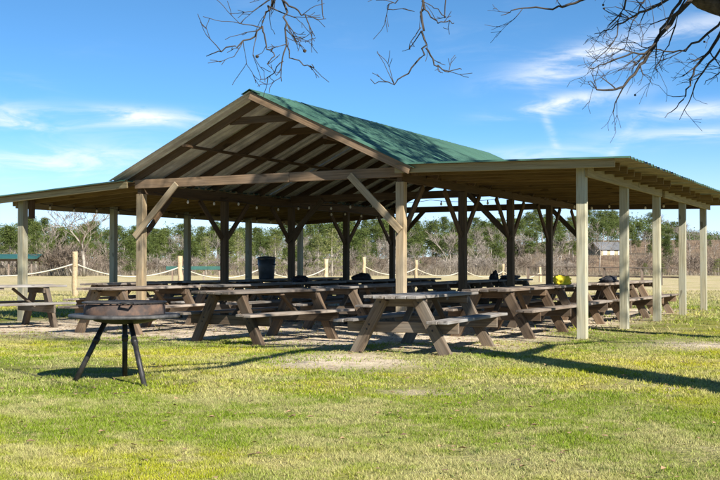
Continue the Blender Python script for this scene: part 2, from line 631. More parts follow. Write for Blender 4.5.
# tie beams
XC = -WM / 2
for k in (0, 2, 4):
    y = k * B + (-0.099 if k < 4 else 0.099)
    zc = 2.672
    te = 0.07 if k != 2 else -0.05
    beam('tie_beam', (XL - te, y, zc - 0.018), (XC + 0.6, y, zc - 0.004), 0.165, 0.045, 'front_beam_wood' if k == 0 else 'shaded_beam_wood', pav)
    beam('tie_beam', (XC + 0.604, y, zc - 0.004), (XR + te, y, zc + 0.01), 0.165, 0.045, 'front_beam_wood' if k == 0 else 'shaded_beam_wood', pav)
# knee braces
for k in (0, 2, 4):
    y = k * B + (-0.146 if k < 4 else 0.146)
    beam('knee_brace', (XR + 0.05, y, 1.70), (XR - 0.90, y, 2.66), 0.12, 0.042, 'front_post_wood' if k == 0 else 'shaded_post_wood', pav)
    beam('knee_brace', (XL - 0.05, y, 1.66), (XL + 0.92, y, 2.63), 0.12, 0.042, 'front_post_wood' if k == 0 else 'shaded_post_wood', pav)
for k in range(5):
    y = k * B
    for sx, xx in ((1, XR), (-1, XL)):
        # along the plate, both ways
        zt_ = 2.522 if sx > 0 else 2.472
        for s in (-1, 1):
            if (k == 0 and s < 0) or (k == 4 and s > 0):
                continue
            beam('knee_brace', (xx, y + s * 0.085, 1.68), (xx, y + s * 0.92, zt_ - 0.02), 0.11, 0.045, 'shaded_beam_wood', pav)
# outer-left braces and the short dark hanger at the front post
beam('hanger_board', (XOL + 0.10, 0.14, 2.07), (XOL + 0.10, 0.14, 2.44), 0.16, 0.04, 'shaded_beam_wood', pav, side=(0, 1, 0))
# cross beams of the lean-tos at the back
beam('tie_beam', (XR + 0.08, LEN + 0.099, 2.62), (XOR + 0.07, LEN + 0.099, 2.58), 0.14, 0.042, 'shaded_beam_wood', pav)
beam('tie_beam', (XOL - 0.07, LEN + 0.099, 2.36), (XL - 0.08, LEN + 0.099, 2.52), 0.14, 0.042, 'shaded_beam_wood', pav)
# main rafters, collar ties, ridge board
RID = 4.17                        # underside of roofing at ridge
EX, EZ = 3.06, 2.735              # eave run from the ridge and height of roofing there
slope = (RID - EZ) / EX
Y0, Y1 = -0.40, LEN + 0.40
ndir = Vector((slope, 0, 1)).normalized()
nraf = 14
for i in range(nraf):
    y = -0.03 + (Y1 - 0.03 + 0.03) * i / (nraf - 1)
    for s in (-1, 1):
        nd = Vector((s * slope, 0, 1)).normalized()
        a = Vector((XC + s * 0.025, y, RID)) - nd * 0.072
        b_ = Vector((XC + s * EX, y, EZ)) - nd * 0.072
        beam('rafter', a, b_, 0.14, 0.042, 'shaded_beam_wood', pav, jit=0.001)
    if i % 2 == 0:
        yy = y + 0.044
        beam('collar_tie', (XC - 0.72, yy, 3.74), (XC + 0.72, yy, 3.74), 0.13, 0.04, 'shaded_beam_wood', pav)
beam('ridge_board', (XC, Y0, RID - 0.09), (XC, Y1, RID - 0.09), 0.18, 0.04, 'shaded_beam_wood', pav)
for s in (-1, 1):
    nd = Vector((s * slope, 0, 1)).normalized()
    q = Vector((XC + s * EX * 0.5, 0, RID - slope * EX * 0.5)) - nd * 0.168
    beam('purlin', (q.x, Y0 + 0.02, q.z), (q.x, LEN / 2, q.z), 0.045, 0.09, 'shaded_beam_wood', pav)
    beam('purlin', (q.x, LEN / 2 + 0.004, q.z), (q.x, Y1 - 0.02, q.z), 0.045, 0.09, 'shaded_beam_wood', pav)
    # barge boards front and back, just under the roofing
    for yb in ((Y0 - 0.024, Y1 + 0.024) if s > 0 else (Y1 + 0.024,)):
        a = Vector((XC + s * 0.012, yb, RID)) - nd * 0.068
        b_ = Vector((XC + s * (EX + 0.02), yb, EZ)) - nd * 0.068
        beam('barge_board', a, b_, 0.13, 0.034, 'front_beam_wood', pav)
# lean-to rafters
RX0, RZ0, RX1, RZ1 = XR + 0.052, 2.77, XOR + 0.78, 2.715
LX0, LZ0, LX1, LZ1 = XL - 0.052, 2.69, XOL - 0.62, 2.455
nl = 19
for i in range(nl):
    y = -0.36 + (LEN + 0.72) * i / (nl - 1)
    big = (i == 0)
    beam('lean_to_rafter', (RX0, y, RZ0 - 0.062), (RX1 - (0.18 if big else random.uniform(0.22, 0.40)), y, RZ1 - 0.062 + 0.003), 0.115 if not big else 0.13, 0.045, 'edge_wood' if big else 'shaded_lean_wood', pav, jit=0.001)
    beam('lean_to_rafter', (LX0, y, LZ0 - 0.062), (LX1 + random.uniform(0.02, 0.08), y, LZ1 - 0.062 + 0.005), 0.115, 0.045, 'edge_wood' if big else 'shaded_lean_wood', pav, jit=0.001)


# corrugated sheets
def sheet(p0, run, width, under='galvanised', thick=0.004, rib=0.225, rh=0.034):
    """sheet starting at p0, running along vector `run`, ribs across +Y for `width`"""
    run = Vector(run)
    nrm = run.cross(Vector((0, 1, 0))).normalized()
    if nrm.z < 0:
        nrm = -nrm
    prof = []
    nr = max(1, int(round(width / rib)))
    st = width / nr
    for i in range(nr):
        o = i * st
        prof += [(o, 0), (o + st * 0.32, 0), (o + st * 0.44, rh), (o + st * 0.62, rh), (o + st * 0.74, 0)]
    prof.append((width, 0))
    v, f, mi = [], [], []
    n_ = len(prof)
    for zoff in (thick, 0):
        for e in (0, 1):
            for (yy, hh) in prof:
                v.append(Vector((0, yy, 0)) + run * e + nrm * (hh + zoff))
    for i in range(n_ - 1):
        f.append((i, i + 1, n_ + i + 1, n_ + i)); mi.append(0)
        f.append((2 * n_ + i, 3 * n_ + i, 3 * n_ + i + 1, 2 * n_ + i + 1)); mi.append(1)
        f.append((i, 2 * n_ + i, 2 * n_ + i + 1, i + 1)); mi.append(0)
        f.append((n_ + i, n_ + i + 1, 3 * n_ + i + 1, 3 * n_ + i)); mi.append(0)
    f.append((0, n_, 3 * n_, 2 * n_)); mi.append(0)
    f.append((n_ - 1, 3 * n_ - 1, 4 * n_ - 1, 2 * n_ - 1)); mi.append(0)
    me = bpy.data.meshes.new('roof_sheet')
    me.from_pydata([tuple(q) for q in v], [], f)
    bm = bmesh.new(); bm.from_mesh(me)
    bmesh.ops.recalc_face_normals(bm, faces=bm.faces[:])
    bm.to_mesh(me); bm.free()
    me.materials.append(MATS['roof_green'])
    me.materials.append(MATS[under])
    me.polygons.foreach_set('material_index', mi)
    return me


NS = 13
YS0, YS1 = Y0 - 0.06, Y1 + 0.06
sw = (YS1 - YS0) / NS
for (x0, z0, x1, z1) in ((XC + 0.01, RID + 0.006, XC + EX + 0.07, EZ + 0.006 - slope * 0.07),
                         (XC - 0.01, RID + 0.006, XC - EX - 0.07, EZ + 0.006 - slope * 0.07),
                         (XR + 0.10, RZ0 + 0.004, RX1 + 0.05, RZ1 + 0.003),
                         (XL - 0.10, LZ0 + 0.004, LX1 - 0.05, LZ1 + 0.003)):
    me = sheet((0, 0, 0), (x1 - x0, 0, z1 - z0), sw + 0.02, 'galvanised' if z0 > 3 else 'galvanised_shaded')
    for i in range(NS):
        o = link(bpy.data.objects.new('roof_sheet', me), pav)
        o.location = (x0 + random.uniform(-0.006, 0.006), YS0 + i * sw, z0 + (i % 2) * 0.007)
g = Geo()
prof = [(-0.17, -0.17 * slope + 0.045), (0, 0.05), (0.17, -0.17 * slope + 0.045), (0.17, -0.17 * slope + 0.039), (0, 0.042), (-0.17, -0.17 * slope + 0.039)]
for yy in (YS0 - 0.01, YS1 + 0.01):
    for (xx, zz) in prof:
        g.v.append(Vector((XC + xx, yy, RID + zz)))
for i in range(6):
    j = (i + 1) % 6
    g.f.append((i, j, 6 + j, 6 + i))
g.f += [tuple(range(6)), tuple(range(6, 12))[::-1]]
g.build('ridge_cap', 'roof_green', pav, smooth=False)

# ------------------------------------------------------------------ string lights
bulbme = None


def string_light(p0, p1, nb, label, sag=0.12, swags=3):
    global bulbme
    root = empty('string_light', p0)
    tag(root, label, 'string light', 'string lights under the pavilion roof')
    p0, p1 = Vector(p0), Vector(p1)
    N = 60
    pts = []
    for i in range(N + 1):
        t_ = i / N
        ph = (t_ * swags) % 1.0 if i < N else 1.0
        pts.append((p1 - p0) * t_ + Vector((0, 0, -sag * 4 * ph * (1 - ph))))
    g = Geo()
    g.tube(pts, [0.006] * (N + 1), 5)
    g.build('wire', 'wire', root)
    if bulbme is None:
        gs = Geo()
        gs.lathe([(0.001, 0), (0.02, 0), (0.022, -0.05), (0.018, -0.055)], 10)
        bulbme = [gs.mesh('socket', 'wire')]
        gb = Geo()
        gb.lathe([(0.018, -0.055), (0.034, -0.085), (0.040, -0.115), (0.032, -0.145), (0.012, -0.162), (0.001, -0.165)], 12)
        bulbme.append(gb.mesh('bulb', 'bulb_glass'))
    for i in range(nb):
        t_ = (i + 0.5) / nb
        q = pts[int(t_ * N)]
        s_ = link(bpy.data.objects.new('socket', bulbme[0]), root)
        s_.location = q
        s_.scale = (0.62,) * 3
        bl = link(bpy.data.objects.new('bulb', bulbme[1]), root)
        bl.location = q
        bl.scale = (0.62,) * 3


string_light((XOL + 0.10, 0.3, 2.40), (XOL + 0.10, LEN, 2.40), 15, 'string of bulbs along the left lean-to edge beam, inside the posts', 0.05, 5)
string_light((XL + 0.2, 2 * B + 0.05, 2.56), (XR - 0.2, 2 * B + 0.05, 2.57), 9, 'string of bulbs slung under the middle tie beam', 0.06, 3)
string_light((XL + 0.13, 0.2, 2.52), (XL + 0.13, LEN, 2.52), 13, 'string of bulbs along the inner left plate beam', 0.07, 4)
string_light((XR + 0.4, 3 * B, 2.60), (XOR - 0.2, 3 * B, 2.56), 6, 'string of bulbs across the right lean-to under its rafters', 0.08, 2)


# ------------------------------------------------------------------ picnic tables
BOLT = []


def boltmesh():
    if not BOLT:
        g = Geo()
        g.lathe([(0.001, 0.007), (0.010, 0.006), (0.013, 0.002), (0.013, -0.007), (0.010, -0.006), (0.001, -0.007)], 8)
        BOLT.append(g.mesh('bolt', 'black_steel'))
    return BOLT[0]


def table(x, y, deg, label, group='picnic tables under the pavilion', top=0.76):
    root = empty('picnic_table', (x, y, 0), R(deg))
    tag(root, label, 'picnic table', group)
    L2 = 1.22
    # top
    for i in range(5):
        xx = -0.292 + i * 0.146
        dl = random.uniform(-0.02, 0.02)
        beam('top_plank', (xx, -L2 + dl, top - 0.019 + random.uniform(0, 0.004)), (xx, L2 + dl, top - 0.019 + random.uniform(0, 0.004)), 0.138, 0.038, 'table_top_wood', root, side=(1, 0, 0), jit=0.003)
    for s in (-1, 1):
        for i in range(2):
            xx = s * (0.57 + i * 0.143)
            dl = random.uniform(-0.02, 0.02)
            beam('bench_plank', (xx, -L2 + dl, 0.431), (xx, L2 + dl, 0.431 + random.uniform(0, 0.004)), 0.136, 0.038, 'table_top_wood', root, side=(1, 0, 0), jit=0.003)
    for e in (-1, 1):
        ye = e * 0.86
        for s in (-1, 1):
            beam('leg', (s * 0.64, ye, -0.03), (s * 0.235, ye, top - 0.040), 0.145, 0.085, 'table_wood', root, side=(1, 0, 0))
        for s in (-1, 1):
            for zb_, t0 in ((0.31, 0.47), (0.37, 0.55), (top - 0.09, 0.0)):
                f_ = (zb_ + 0.03) / (top - 0.01)
                bo = link(bpy.data.objects.new('bolt', boltmesh()), root)
                bo.matrix_local = Matrix.Translation((s * (0.64 - 0.405 * f_), ye + e * 0.0445, zb_)) @ Matrix.Rotation(R(90), 4, 'X')
        yc = ye - e * 0.064
        beam('bench_bearer', (-0.77, yc, 0.340), (0.77, yc, 0.340), 0.14, 0.04, 'table_wood', root)
        beam('top_bearer', (-0.34, yc, top - 0.095), (0.34, yc, top - 0.095), 0.10, 0.04, 'table_wood', root)
        beam('diagonal_brace', (0, ye - e * 0.10, 0.36), (0, ye - e * 0.52, top - 0.06), 0.085, 0.038, 'table_wood', root, side=(1, 0, 0))
    beam('top_cleat', (-0.33, 0, top - 0.06), (0.33, 0, top - 0.06), 0.038, 0.085, 'table_wood', root)
    v_ = random.uniform(0.72, 1.2)
    warm = random.uniform(-0.09, 0.09)
    for ch in root.children:
        k_ = v_ * random.uniform(0.88, 1.12)
        ch.color = (k_ * (1 + warm), k_, k_ * (1 - warm), 1)
    return root


T = {}
T['A'] = table(1.71, -2.98, 2, 'weathered picnic table jutting out in front of the two right front posts', top=0.75)
T['B'] = table(-1.1, -2.5, -9, 'picnic table slightly askew before the right main post, front of the nave')
T['C'] = table(-4.22, -1.5, -1, 'picnic table directly behind the round fire pit grill')
T['D'] = table(-7.14, -2.0, -22, 'picnic table turned askew before the front left corner post')
nm = ['first', 'second', 'third', 'fourth']
for i, (x, y, a) in enumerate([(1.75, 0.48, -1), (1.72, 3.22, 2), (1.95, 5.95, -3), (2.0, 8.5, 1)]):
    T['E%d' % i] = table(x, y, a, ['picnic table beside the first two outer posts of the right lean-to', 'picnic table with a yellow cloth pile in the right lean-to', 'picnic table with black gear bag in the right lean-to', 'rearmost picnic table in the right lean-to'][i])
for i, (x, y, a) in enumerate([(-1.38, 1.15, 2), (-1.42, 3.85, -2), (-1.35, 6.5, 3), (-1.4, 9.15, -1)]):
    T['J%d' % i] = table(x, y, a, ['first picnic table behind the askew one, right half of the nave', 'second picnic table back in the right half of the nave', 'third picnic table back in the right half of the nave', 'rearmost nave picnic table with black bundles on it'][i])
for i, (x, y, a) in enumerate([(-3.95, 1.25, -3), (-4.05, 3.95, 2), (-4.1, 6.6, 1), (-4.0, 9.25, -2)]):
    T['K%d' % i] = table(x, y, a, ['picnic table in line behind the one by the grill, left half of nave', 'left nave picnic table with a black bundle, halfway back', 'left nave picnic table with a dark jacket, third row', 'rearmost picnic table in the left half of the nave'][i])
for i, (x, y, a) in enumerate([(-6.95, 1.6, 3), (-6.9, 4.3, -2), (-6.9, 6.95, 1), (-6.95, 9.6, -2)]):
    T['L%d' % i] = table(x, y, a, ['front picnic table inside the left lean-to', 'second picnic table back in the left lean-to', 'left lean-to picnic table carrying a blue grey bin', 'rearmost picnic table in the left lean-to'][i])


# things lying on the tables
def pile(name, loc, size, mat, label, cat, seed, parts=7, lift=0.0):
    """soft heap: a lumpy closed mesh with flat bottom"""
    r_ = random.Random(seed)
    bm = bmesh.new()
    bmesh.ops.create_icosphere(bm, subdivisions=4, radius=1)
    offs = [(Vector((r_.uniform(-1, 1), r_.uniform(-1, 1), r_.uniform(-0.2, 1))).normalized(), r_.uniform(0.1, 0.45), r_.uniform(2, 6)) for _ in range(parts)]
    for v in bm.verts:
        d = v.co.normalized()
        s_ = 0.62
        for o_, a_, k_ in offs:
            s_ += 0.8 * a_ * math.exp(k_ * (d.dot(o_) - 1))
        q = d * 2.2 + Vector((seed * 3.1, seed * 1.7, 0))
        s_ += 0.30 * mnoise.noise(q) - 0.30 * abs(mnoise.noise(q * 2.3)) + 0.10 * mnoise.noise(q * 5)
        v.co = Vector((d.x * s_ * size[0], d.y * s_ * size[1], max(0.0, d.z * s_ * size[2] + size[2] * 0.15)))
    me = bpy.data.meshes.new(name)
    bm.to_mesh(me); bm.free()
    me.polygons.foreach_set('use_smooth', [True] * len(me.polygons))
    me.materials.append(MATS[mat])
    o = link(bpy.data.objects.new(name, me))
    o.location = loc
    return tag(o, label, cat)


ZT = 0.766
pile('cloth_pile', (1.84, 3.2, ZT), (0.19, 0.20, 0.16), 'yellow_cloth', 'crumpled bright yellow cloth pile on right lean-to table', 'cloth', 3)
pile('gear_bag', (1.93, 6.1, ZT), (0.20, 0.48, 0.13), 'black_cloth', 'long black gear bag on right lean-to table', 'bag', 5)
pile('jacket_heap', (-4.08, 6.75, ZT), (0.24, 0.30, 0.13), 'black_cloth', 'dark jacket heaped on left nave table', 'jacket', 8)
pile('bundle', (-1.42, 8.6, ZT), (0.13, 0.13, 0.19), 'black_cloth', 'upright black bundle on rearmost nave table', 'bundle', 11)
pile('tarp_roll', (-1.35, 9.55, ZT), (0.24, 0.55, 0.10), 'black_cloth', 'flat black tarp heap on rearmost nave table', 'tarp', 13)
pile('bundle', (-4.05, 3.65, ZT), (0.22, 0.34, 0.12), 'black_cloth', 'low black bundle on left nave table halfway back', 'bundle', 17)
br = empty('storage_bin', (-6.9, 6.9, ZT))
tag(br, 'blue grey plastic bin standing on a left lean-to table', 'bin')
g = Geo()
g.lathe([(0.001, 0), (0.185, 0), (0.195, 0.02), (0.215, 0.30), (0.222, 0.50), (0.205, 0.50), (0.19, 0.05), (0.001, 0.045)], 28)
g.build('body', 'blue_drum', br)
g = Geo()
g.lathe([(0.222, 0.502), (0.238, 0.505), (0.24, 0.535), (0.2, 0.56), (0.06, 0.575), (0.001, 0.577)], 28)
g.build('lid', 'blue_drum', br)
for s in (-1, 1):
    g = Geo()
    g.tube([(s * 0.218, -0.06, 0.38), (s * 0.25, -0.05, 0.36), (s * 0.25, 0.05, 0.36), (s * 0.218, 0.06, 0.38)], [0.01] * 4, 6)
    g.build('handle', 'black_steel', br)

# ------------------------------------------------------------------ fire pit grill
GX, GY = 0.56, -7.86
gr = empty('fire_pit_grill', (GX, GY, 0))
tag(gr, 'round steel fire pit grill on three black splayed pipe legs', 'grill')
RZ = 0.655
g = Geo()
g.lathe([(0.375, RZ), (0.545, RZ), (0.548, RZ - 0.028), (0.542, RZ - 0.032), (0.535, RZ - 0.008), (0.375, RZ - 0.008)], 56)
g.build('rim_table', 'grey_steel', gr)
g = Geo()
g.lathe([(0.375, RZ - 0.005), (0.36, RZ - 0.03), (0.29, RZ - 0.07), (0.16, RZ - 0.095), (0.001, RZ - 0.10)], 48)
g.lathe([(0.001, RZ - 0.095), (0.16, RZ - 0.09), (0.285, RZ - 0.066), (0.352, RZ - 0.028), (0.367, RZ - 0.005)], 48)
g.build('bowl', 'black_steel', gr)
g = Geo()
g.lathe([(0.40, RZ + 0.003), (0.40, RZ + 0.105), (0.394, RZ + 0.105), (0.394, RZ + 0.003)], 56)
g.build('drum_wall', 'rusty_steel', gr)
g = Geo()
g.lathe([(0.001, RZ - 0.02), (0.2, RZ - 0.022), (0.35, RZ - 0.025)], 40)
g.build('ash_bed', 'ash', gr)
# grate
g = Geo()
g.tube([(0.41 * math.cos(a), 0.41 * math.sin(a), RZ + 0.118) for a in np.linspace(0, 2 * math.pi, 49)], [0.008] * 49, 6, cap=False)
for i in range(-9, 10):
    xx = i * 0.042
    h_ = math.sqrt(max(0.0, 0.405 ** 2 - xx * xx))
    g.tube([(xx, -h_, RZ + 0.120), (xx, h_, RZ + 0.120)], [0.005] * 2, 5)
g.build('grate', 'black_steel', gr)
g = Geo()
fdir = (Vector((CAM.x, CAM.y, 0)) - Vector((GX, GY, 0))).normalized()
hp = fdir * 0.405 + RT * 0.02
g.tube([hp + RT * 0.06 + Vector((0, 0, RZ + 0.118)), hp + fdir * 0.06 + RT * 0.05 + Vector((0, 0, RZ + 0.122)),
        hp + fdir * 0.06 - RT * 0.05 + Vector((0, 0, RZ + 0.122)), hp - RT * 0.06 + Vector((0, 0, RZ + 0.118))], [0.011] * 4, 8)
g.build('grate_handle', 'black_steel', gr)
for ft in (at(74, 381, 10.66), at(125.5, 375.5, 11.15), at(146, 386, 10.22)):
    q = Vector((ft.x - GX, ft.y - GY, 0))
    tp = q.normalized() * 0.19
    g = Geo()
    g.tube([Vector((tp.x, tp.y, RZ - 0.075)), Vector((q.x * 0.99, q.y * 0.99, -0.03))], [0.027, 0.027], 12)
    lg = g.build('leg', 'black_steel', gr)
    g = Geo()
    mid_ = Vector((tp.x, tp.y, RZ - 0.10)).lerp(Vector((q.x, q.y, 0)), 0.28)
    dd = Vector((tp.x, tp.y, RZ - 0.10)) - Vector((q.x, q.y, 0))
    dd.normalize()
    g.tube([mid_ - dd * 0.03, mid_ + dd * 0.03], [0.033, 0.033], 12)
    g.build('leg_collar', 'black_steel', lg)

# ------------------------------------------------------------------ rope fences
def rope_fence(tops, label, hp=1.62, rad=0.10, sag=0.38, lead=None):
    root = empty('rope_fence', (tops[0].x, tops[0].y, hz(tops[0])))
    tag(root, label, 'fence')
    o3 = Vector(root.location)
    tp = []
    for i, q in enumerate(tops):
        gz_ = hz(q)
        bse = Vector((q.x, q.y, gz_ - 0.2))
        ztop = q.z
        g = Geo()
        N = 7
        pts, rd = [], []
        for j in range(N):
            t_ = j / (N - 1)
            pts.append(bse.lerp(Vector((q.x, q.y, ztop)), t_) - o3 + Vector((random.gauss(0, 0.012), random.gauss(0, 0.012), 0)))
            rd.append(rad * (1.08 - 0.14 * t_) * random.uniform(0.94, 1.06))
        g.tube(pts, rd, 10)
        g.build('post', 'log_wood', root)
        tp.append(Vector((q.x, q.y, ztop - 0.42)) - o3)
    if lead is not None:
        tp = [Vector(lead) - o3] + tp
    for a, b_ in zip(tp[:-1], tp[1:]):
        g = Geo()
        pts = []
        for j in range(15):
            t_ = j / 14
            pts.append(a.lerp(b_, t_) + Vector((0, 0, -sag * 4 * t_ * (1 - t_))))
        g.tube(pts, [0.026] * 15, 6)
        g.build('rope', 'rope', root)


rope_fence([at(-75, 252, 36.5), at(75, 251.5, 38), at(180, 256, 41.5), at(262, 258, 45), at(326, 259, 49)], 'rope fence of pale log posts behind the left lean-to', sag=0.42)
rope_fence([at(364, 257, 50), at(416, 260, 54), at(464, 262, 58), at(503, 264, 62), at(540, 266, 66)], 'rope fence on slim posts behind the back of the nave', rad=0.085, sag=0.36)

# ------------------------------------------------------------------ rail fence on the right
rf = empty('rail_fence', at(530, 263.3, 62).to_2d().to_3d())
tag(rf, 'brown wooden rail fence beyond the right lean-to', 'fence')
o3 = Vector(rf.location)
pp = [at(528 + i * 19, 267 + 0.2 * i, 62 - i * 0.8) for i in range(9)]
for q in pp:
    beam('post', Vector((q.x, q.y, hz(q) - 0.1)) - o3, q - o3, 0.13, 0.13, 'rail_wood', rf, side=(1, 0, 0))
for a, b_ in zip(pp[:-1], pp[1:]):
    beam('top_rail', a - o3 + Vector((0, 0, 0.025)), b_ - o3 + Vector((0, 0, 0.025)), 0.05, 0.16, 'rail_wood', rf)
    lo = Vector((0, 0, 0.45))
    beam('lower_rail', a - o3 - lo, b_ - o3 - lo, 0.09, 0.04, 'rail_wood', rf)

# ------------------------------------------------------------------ far green shelter, green table, house
def shelter(px, d, width, depth_, hgt, label):
    b0 = at(px, 263.3, d)
    gz_ = hz(b0)
    root = empty('picnic_shelter', (b0.x, b0.y, gz_), YAW + 0.1)
    tag(root, label, 'shelter')
    for sx in (-1, -0.33, 0.33, 1):
        for sy in (-1, 1):
            beam('post', (sx * width * 0.47, sy * depth_ * 0.45, -0.2), (sx * width * 0.47, sy * depth_ * 0.45, hgt - 0.02), 0.14, 0.14, 'rail_wood', root, side=(1, 0, 0))
    for sy in (-1, 1):
        g = Geo()
        y0, y1 = sy * depth_ * 0.6, 0.0
        b_ = len(g.v)
        for z in (0.0, 0.06):
            for x, y, zz in ((-width / 2 - 0.4, y0, hgt), (width / 2 + 0.4, y0, hgt), (width / 2 + 0.4, y1, hgt + 0.38), (-width / 2 - 0.4, y1, hgt + 0.38)):
                g.v.append(Vector((x, y, zz + z)))
        for f in ((0, 1, 2, 3), (7, 6, 5, 4), (0, 4, 5, 1), (1, 5, 6, 2), (2, 6, 7, 3), (3, 7, 4, 0)):
            g.f.append(f)
        g.build('roof_slope', 'shelter_green', root, smooth=False)
    for sy in (-1, 1):
        beam('eave_beam', (-width * 0.5, sy * depth_ * 0.45, hgt - 0.12), (width * 0.5, sy * depth_ * 0.45, hgt - 0.12), 0.18, 0.08, 'rail_wood', root)
    return root


shelter(2, 99, 6.4, 4.0, 1.55, 'small green roofed shelter at the far edge of the field')
q = at(196, 268, 70)
gt = empty('green_table', (q.x, q.y, hz(q)), YAW + 0.15)
tag(gt, 'long green topped trestle table out in the dry field', 'table')
zt = q.z - hz(q)
beam('table_top', (-1.9, 0, zt), (1.9, 0, zt), 0.9, 0.22, 'shelter_green', gt, side=(0, 1, 0))
for sx in (-1.5, -0.5, 0.5, 1.5):
    for sy in (-0.33, 0.33):
        beam('leg', (sx, sy, -0.1), (sx, sy, zt - 0.11), 0.09, 0.09, 'rail_wood', gt, side=(1, 0, 0))

hb = at(607, 252.5, 175)
hs_ = empty('hillside_house', (hb.x, hb.y, hz(hb) - 0.3), YAW + 0.42)
tag(hs_, 'small cream house with grey roof on the far brown hillside', 'house')
hw, hd, hh = 5.0, 3.2, max(1.2, hb.z - hz(hb) + 0.5)
g = Geo()
g.box((-hw / 2, -hd / 2, -1.0), (hw / 2, hd / 2, hh))
b_ = len(g.v)
for x in (-hw / 2, hw / 2):
    for y, z in ((-hd / 2, hh), (hd / 2, hh), (0, hh + 1.15)):
        g.v.append(Vector((x, y, z)))
g.f += [(b_, b_ + 1, b_ + 2), (b_ + 3, b_ + 5, b_ + 4)]
g.build('wall', 'house_wall', hs_, smooth=False)
for sy in (-1, 1):
    beam('roof', (-hw / 2 - 0.3, sy * (hd / 4 + 0.1), hh + 0.58), (hw / 2 + 0.3, sy * (hd / 4 + 0.1), hh + 0.58), 2.25, 0.09, 'house_roof', hs_, side=(0, -sy * 1.7, 1.22))
for x in (-1.6, -0.2, 1.3):
    wn = beam('window', (x - 0.35, -hd / 2 - 0.03, hh * 0.55), (x + 0.35, -hd / 2 - 0.03, hh * 0.55), 0.7, 0.05, 'white_plastic', hs_)
    pn = beam('pane', (-0.28, 0.0, -0.03), (0.28, 0.0, -0.03), 0.56, 0.02, 'dark_glass', wn, side=(0, 1, 0))
beam('door', (hw / 2 + 0.02, 0.2, 0.9), (hw / 2 + 0.02, 1.0, 0.9), 1.7, 0.05, 'rail_wood', hs_)


# ------------------------------------------------------------------ vegetation generators
def pine_mesh(seed, h=9.0, crown0=0.3, wid=0.20, nclump=70, mat='pine_needles', per=26, blade=0.42, conic=0.8):
    r_ = np.random.default_rng(seed)
    V, T_, A = [], [], []
    for c in range(nclump):
        t_ = r_.uniform(0, 1) ** 0.85
        z = h * (crown0 + (0.97 - crown0) * t_)
        rad = wid * h * (1 - conic * t_) * (0.55 + 0.45 * math.sin(min(1, t_ * 4 + 0.25) * math.pi / 2))
        a = r_.uniform(0, 2 * math.pi)
        rr = rad * math.sqrt(r_.uniform(0.08, 1)) * r_.uniform(0.75, 1.25)
        cc = np.array([rr * math.cos(a), rr * math.sin(a), z])
        cs = r_.uniform(0.35, 0.75) * h / 9.0
        p = r_.normal(size=(per, 3)) * np.array([cs, cs, cs * 0.55]) * 0.55 + cc
        d1 = r_.normal(size=(per, 3)); d1 /= np.linalg.norm(d1, axis=1)[:, None]
        d2 = r_.normal(size=(per, 3)); d2 /= np.linalg.norm(d2, axis=1)[:, None]
        L_ = blade * r_.uniform(0.6, 1.3, size=(per, 1)) * h / 9.0
        base = sum(len(v) for v in V)
        tri = np.stack([p - d1 * L_ * 0.5, p + d1 * L_ * 0.5, p + d2 * L_ * 0.28], 1).reshape(-1, 3)
        V.append(tri)
        T_.append(np.arange(per * 3).reshape(-1, 3) + base)
        A.append(np.repeat(np.clip(r_.normal(0.5, 0.22) + r_.normal(0, 0.12, per), 0, 1), 3))
    return trimesh('crown', np.concatenate(V), np.concatenate(T_), mat, np.concatenate(A))


def trunk_mesh(seed, h, r0, top=0.95, nb=8, mat='far_bark'):
    r_ = random.Random(seed)
    g = Geo()
    pts, rad = [], []
    for i in range(7):
        t_ = i / 6
        pts.append((r_.gauss(0, 0.05) * t_ * h * 0.1, r_.gauss(0, 0.05) * t_ * h * 0.1, -0.3 + t_ * (h * top + 0.3)))
        rad.append(r0 * (1 - 0.85 * t_))
    g.tube(pts, rad, 6)
    for i in range(nb):
        t_ = r_.uniform(0.3, 0.9)
        z = h * t_ * top
        a = r_.uniform(0, 6.28)
        l = h * 0.16 * (1.05 - t_) * 1.3
        g.tube([(0, 0, z), (l * math.cos(a), l * math.sin(a), z + l * 0.25)], [r0 * 0.3 * (1.1 - t_), 0.01], 4)
    return g.mesh('trunk', mat)


def grow(g, p, d, l, r, depth, r_, sides=3, split=(2, 4), spread=0.6, upb=0.12, minr=0.02, lens=(0.6, 0.85), wob=0.15, ends=None, segs=3, shrink=0.62):
    pts, rad = [Vector(p)], [r]
    q, dd = Vector(p), Vector(d)
    for i in range(segs):
        dd = (dd + Vector((r_.gauss(0, wob), r_.gauss(0, wob), r_.gauss(0, wob) + upb * 0.4))).normalized()
        q = q + dd * (l / segs)
        pts.append(q.copy())
        rad.append(max(minr, r * (1 - (1 - shrink) * (i + 1) / segs)))
    g.tube(pts, rad, sides if depth > 1 else 3, cap=False)
    if depth <= 0:
        if ends is not None:
            ends.append(q.copy())
        return
    nb = r_.randint(*split)
    for i in range(nb):
        t_ = r_.uniform(0.45, 1.0) if i else 1.0
        fi = t_ * segs
        i0 = min(segs - 1, int(fi))
        bp = pts[i0].lerp(pts[i0 + 1], fi - i0)
        br_ = rad[i0] * 0.5 + rad[i0 + 1] * 0.5
        ax = Vector((r_.gauss(0, 1), r_.gauss(0, 1), r_.gauss(0, 1)))
        ax = (ax - dd * ax.dot(dd)).normalized()
        nd = (dd + ax * spread * r_.uniform(0.5, 1.4) + Vector((0, 0, upb))).normalized()
        grow(g, bp, nd, l * r_.uniform(*lens), max(minr, br_ * r_.uniform(0.55, 0.8)), depth - 1, r_, sides, split, spread, upb, minr, lens, wob, ends, segs, shrink)


